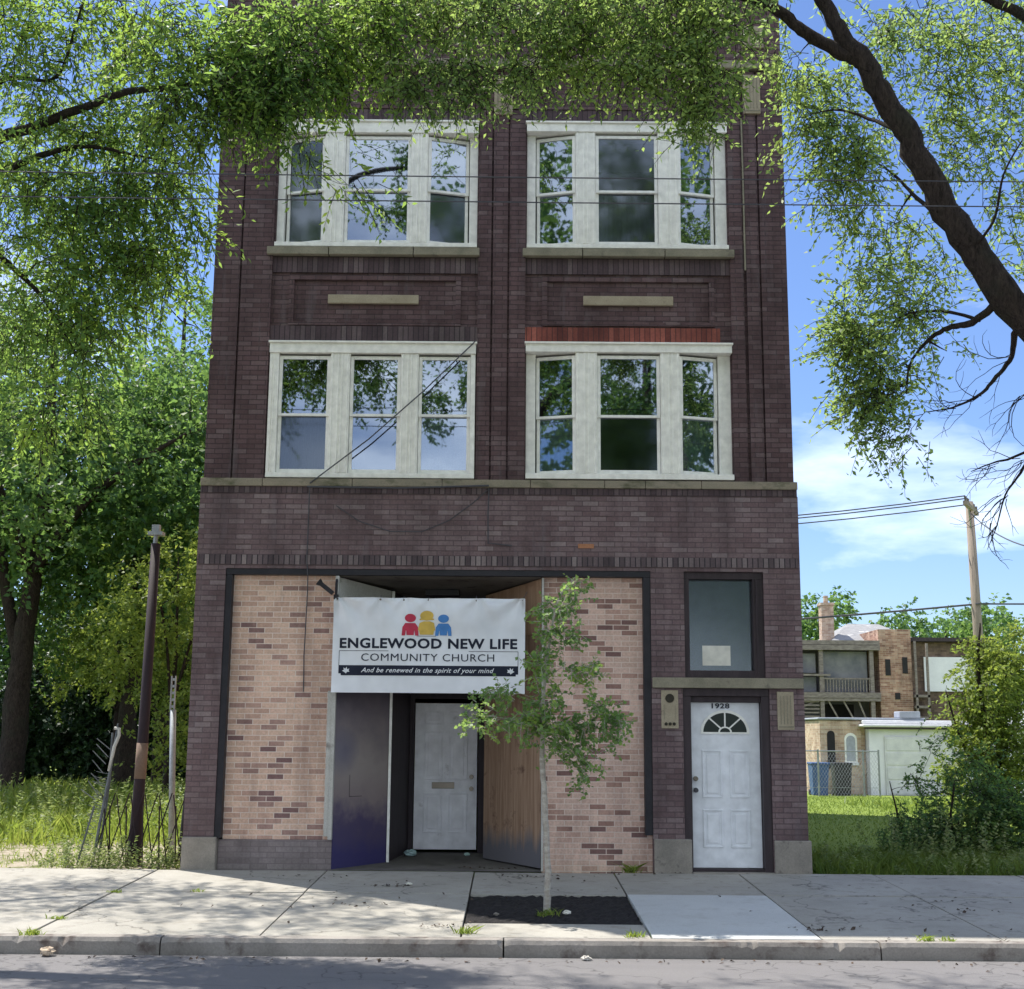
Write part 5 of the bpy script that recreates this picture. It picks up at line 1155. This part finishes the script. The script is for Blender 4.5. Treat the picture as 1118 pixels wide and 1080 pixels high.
# young tree / bushes at right
q = P(1085, 940, 4.0)
q = P(1088, 900, 11.0); YT = 11.0
rt = make_tree('young_tree', 'bushy yellow green young tree at the right edge of the lawn', 'tree', (q.x, YT, 0), [([(q.x - .1, YT, -.1), (q.x - .05, YT, 1.3), (q.x - .2, YT, 2.8), (q.x - .1, YT, 4.0)], [.08, .065, .045, .015]), ([(q.x - .05, YT, .5), (q.x - .6, YT, 1.5), (q.x - .9, YT, 2.6)], [.045, .028, .010]), ([(q.x, YT, .8), (q.x + .5, YT, 2.0), (q.x + .7, YT, 3.3)], [.05, .03, .010])],
  [(tuple(P(1088, 750, YT)), (.95, .9, .85), 80), (tuple(P(1072, 800, YT)), (.7, .8, .6), 44), (tuple(P(1112, 830, YT)), (.9, .9, .9), 80), (tuple(P(1068, 850, YT)), (.8, .8, .5), 46), (tuple(P(1112, 710, YT)), (.65, .6, .5), 30), (tuple(P(1068, 712, YT)), (.4, .4, .3), 12)], M['leafY'], M['bark'], L=.10, W=.055, sprays=5, per=11, slen=.42, droop=.4)
q = P(1040, 940, 2.4)
make_tree('shrub', 'dark green shrub below the young tree beside the lawn', 'shrub', (q.x, 2.4, 0), [([(q.x, 2.4, -.1), (q.x, 2.4, .5), (q.x + .1, 2.4, 1.1)], [.03, .02, .008])],
  [(tuple(P(1065, 890, 2.4)), (.7, .5, .5), 70), (tuple(P(1112, 900, 2.2)), (.6, .5, .55), 80), (tuple(P(1015, 918, 2.4)), (.4, .4, .28), 28), (tuple(P(1060, 850, 2.6)), (.4, .4, .4), 18)], M['leafB'], M['bark'], L=.06, W=.035, sprays=5, per=11, slen=.28, droop=.3)
q = P(975, 940, 3.2)
make_tree('shrub', 'loose low shrub reaching out from the bush across the white garage', 'shrub', (q.x, 3.2, 0), [([(q.x + .2, 3.2, -.1), (q.x + .1, 3.2, .5), (q.x, 3.2, 1.0)], [.02, .015, .006])],
  [(tuple(P(1000, 905, 3.2)), (.4, .4, .25), 20), (tuple(P(972, 930, 3.2)), (.28, .3, .12), 9), (tuple(P(1005, 860, 3.4)), (.25, .3, .2), 6), (tuple(P(1020, 810, 3.6)), (.3, .3, .3), 4)], M['leafB'], M['bark'], L=.06, W=.032, sprays=5, per=10, slen=.26, droop=.3)
# --- sapling in the tree pit
b0 = P(598, 998, -3.0); tp = lambda px, py: P(px, py, -3.0)
limbsS = [([(b0.x, -3.0, -.14), tp(598, 950), tp(595, 880), tp(592, 820), tp(593, 760), tp(600, 700), tp(610, 655), tp(628, 630)], [.042, .034, .030, .026, .020, .014, .009, .004])]
def sb(px, py, rx, ry, n, Y=-3.0): c = P(px, py, Y); s = .0098; return (tuple(c), (rx * s, .28, ry * s), n)
blobsS = [sb(628, 642, 12, 7, 6), sb(610, 662, 24, 8, 12), sb(610, 692, 24, 8, 13), sb(600, 722, 16, 6, 7), sb(630, 733, 28, 4, 9), sb(590, 738, 16, 5, 5), sb(592, 765, 24, 7, 12), sb(545, 758, 18, 7, 8), sb(560, 788, 42, 9, 22), sb(610, 795, 42, 11, 24), sb(655, 792, 30, 12, 17), sb(628, 820, 34, 7, 13), sb(642, 843, 10, 6, 4), sb(518, 782, 14, 6, 4), sb(655, 768, 20, 4, 5)]
make_tree('sapling', 'slender pale trunked sapling with layered green leaves standing in the pavement tree pit', 'tree', (b0.x, -3.0, -.1), limbsS, blobsS, M['leafS'], M['bark_pale'], L=.050, W=.044, sprays=4, per=7, slen=.15, twig_r=.005, droop=.2, spread=.05, up_bias=1.2)
# --- trees across the street (behind the camera, seen in the glass)
for k, (x, y, h, r, n) in enumerate(((-9, -33, 12.5, 3.6, 200), (5.0, -30, 20.5, 4.6, 420), (13, -33, 14, 4.5, 200))):
    bigtree(x, y, h, r, n, M['leafB'], ('street tree across the road opposite the left windows', 'tallest street tree across the road opposite the middle', 'street tree across the road opposite the right windows')[k], 50 + k, L=.2, W=.13, low=.35, group='street trees across the road', name='opposite_tree', zb=-.12)
for k, (x, y, h) in enumerate(((-13, -19, 21.5), (13, -19.5, 21))):
    bigtree(x, y, h, 5.8, 480, M['leafB'], ('big street tree far to the left of the camera seen only in window glass', 'big street tree far to the right of the camera seen only in window glass')[k], 60 + k, L=.26, W=.17, low=.25, group='street trees across the road', name='opposite_tree', zb=-.2, forks=6)
make_tree('opposite_tree', 'street tree beside the camera whose hanging branches show only in the window glass', 'tree', (-9.5, -13.5, -.2), [([(-9.5, -13.5, -.4), (-9.3, -13.4, 4), (-8, -13, 8), (-5, -12.6, 10.4), (-2.2, -12.3, 10.6), (-.2, -12, 10.5), (2.8, -12.5, 10.4), (4.4, -12.6, 10.2)], [.3, .25, .18, .1, .06, .05, .03, .012]), ([(-8.6, -13.2, 6.5), (-7, -13, 11), (-4, -13, 14.5), (-1.5, -13, 15), (2.5, -13, 15.2)], [.14, .1, .07, .05, .02])],
  [((-3.6, -12.3, 9.6), (.8, .7, .8), 26), ((-1.9, -12.2, 9.3), (.6, .6, .9), 22), ((-.6, -12, 9.6), (.6, .6, .7), 20), ((-5.2, -12.6, 9.8), (1, .8, 1), 24), ((-2.0, -13, 14.6), (1.4, 1, 1.2), 50), ((-4.8, -13, 13.8), (1.0, 1, 1.2), 36), ((.9, -12.6, 9.9), (.6, .6, .6), 18), ((2.7, -12.6, 8.9), (.9, .7, 1.3), 60), ((4.4, -12.6, 9.6), (.6, .6, .7), 20), ((2.2, -13, 14.2), (2.0, .9, 1.5), 110), ((1.0, -13, 13.4), (.8, .8, 1.0), 30)], M['leafB'], M['bark'], L=.13, W=.08, sprays=4, per=9, slen=.45, droop=.6)

# ================================================================== LIGHT
EL, AZ = R(62.0), R(50)
sdir = Vector((-math.sin(AZ) * math.cos(EL), math.cos(AZ) * math.cos(EL), math.sin(EL)))
sl = bpy.data.lights.new('sun', 'SUN'); sl.energy = 2.9; sl.angle = R(.53); sl.color = (1, .95, .86)
so_ = bpy.data.objects.new('sun', sl); C.objects.link(so_); so_.rotation_euler = sdir.to_track_quat('Z', 'Y').to_euler()
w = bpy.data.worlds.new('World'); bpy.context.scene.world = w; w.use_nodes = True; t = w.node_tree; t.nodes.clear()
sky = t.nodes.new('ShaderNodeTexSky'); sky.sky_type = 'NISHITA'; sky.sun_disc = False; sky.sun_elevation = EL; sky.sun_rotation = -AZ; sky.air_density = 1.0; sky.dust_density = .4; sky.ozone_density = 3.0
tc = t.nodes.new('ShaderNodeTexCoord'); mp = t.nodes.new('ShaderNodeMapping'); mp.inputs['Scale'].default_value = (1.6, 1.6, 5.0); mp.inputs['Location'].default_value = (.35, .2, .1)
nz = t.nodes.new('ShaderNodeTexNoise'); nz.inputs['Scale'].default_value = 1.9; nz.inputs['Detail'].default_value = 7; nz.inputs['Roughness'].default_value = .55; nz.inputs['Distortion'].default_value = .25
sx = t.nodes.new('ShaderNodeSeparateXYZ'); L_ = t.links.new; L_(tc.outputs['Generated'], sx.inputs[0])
# extra cloud added behind the camera (north) as fill light for the facade
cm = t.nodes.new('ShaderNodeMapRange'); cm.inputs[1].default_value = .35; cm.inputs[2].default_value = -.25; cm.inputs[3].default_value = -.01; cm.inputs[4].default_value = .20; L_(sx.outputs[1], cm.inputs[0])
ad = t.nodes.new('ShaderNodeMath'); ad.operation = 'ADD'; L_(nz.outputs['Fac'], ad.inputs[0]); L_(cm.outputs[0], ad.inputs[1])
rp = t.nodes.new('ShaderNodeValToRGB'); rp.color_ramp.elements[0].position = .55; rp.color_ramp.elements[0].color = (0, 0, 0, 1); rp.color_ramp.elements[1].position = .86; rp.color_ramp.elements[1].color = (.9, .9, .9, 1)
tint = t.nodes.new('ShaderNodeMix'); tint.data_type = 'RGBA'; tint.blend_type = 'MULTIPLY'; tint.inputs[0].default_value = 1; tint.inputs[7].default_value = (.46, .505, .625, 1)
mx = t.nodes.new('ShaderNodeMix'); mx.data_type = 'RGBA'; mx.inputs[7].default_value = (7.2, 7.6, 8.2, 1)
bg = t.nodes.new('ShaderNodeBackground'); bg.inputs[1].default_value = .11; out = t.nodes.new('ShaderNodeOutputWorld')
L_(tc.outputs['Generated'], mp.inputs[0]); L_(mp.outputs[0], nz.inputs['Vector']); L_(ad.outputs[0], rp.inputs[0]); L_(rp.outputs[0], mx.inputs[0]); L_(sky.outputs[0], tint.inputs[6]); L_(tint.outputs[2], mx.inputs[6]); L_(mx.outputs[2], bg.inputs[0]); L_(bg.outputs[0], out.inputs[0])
vs = bpy.context.scene.view_settings; vs.view_transform = 'Standard'; vs.look = 'None'; vs.exposure = 1.45; vs.gamma = 1
cy = bpy.context.scene.cycles; cy.max_bounces = 8; cy.transparent_max_bounces = 12; cy.diffuse_bounces = 4
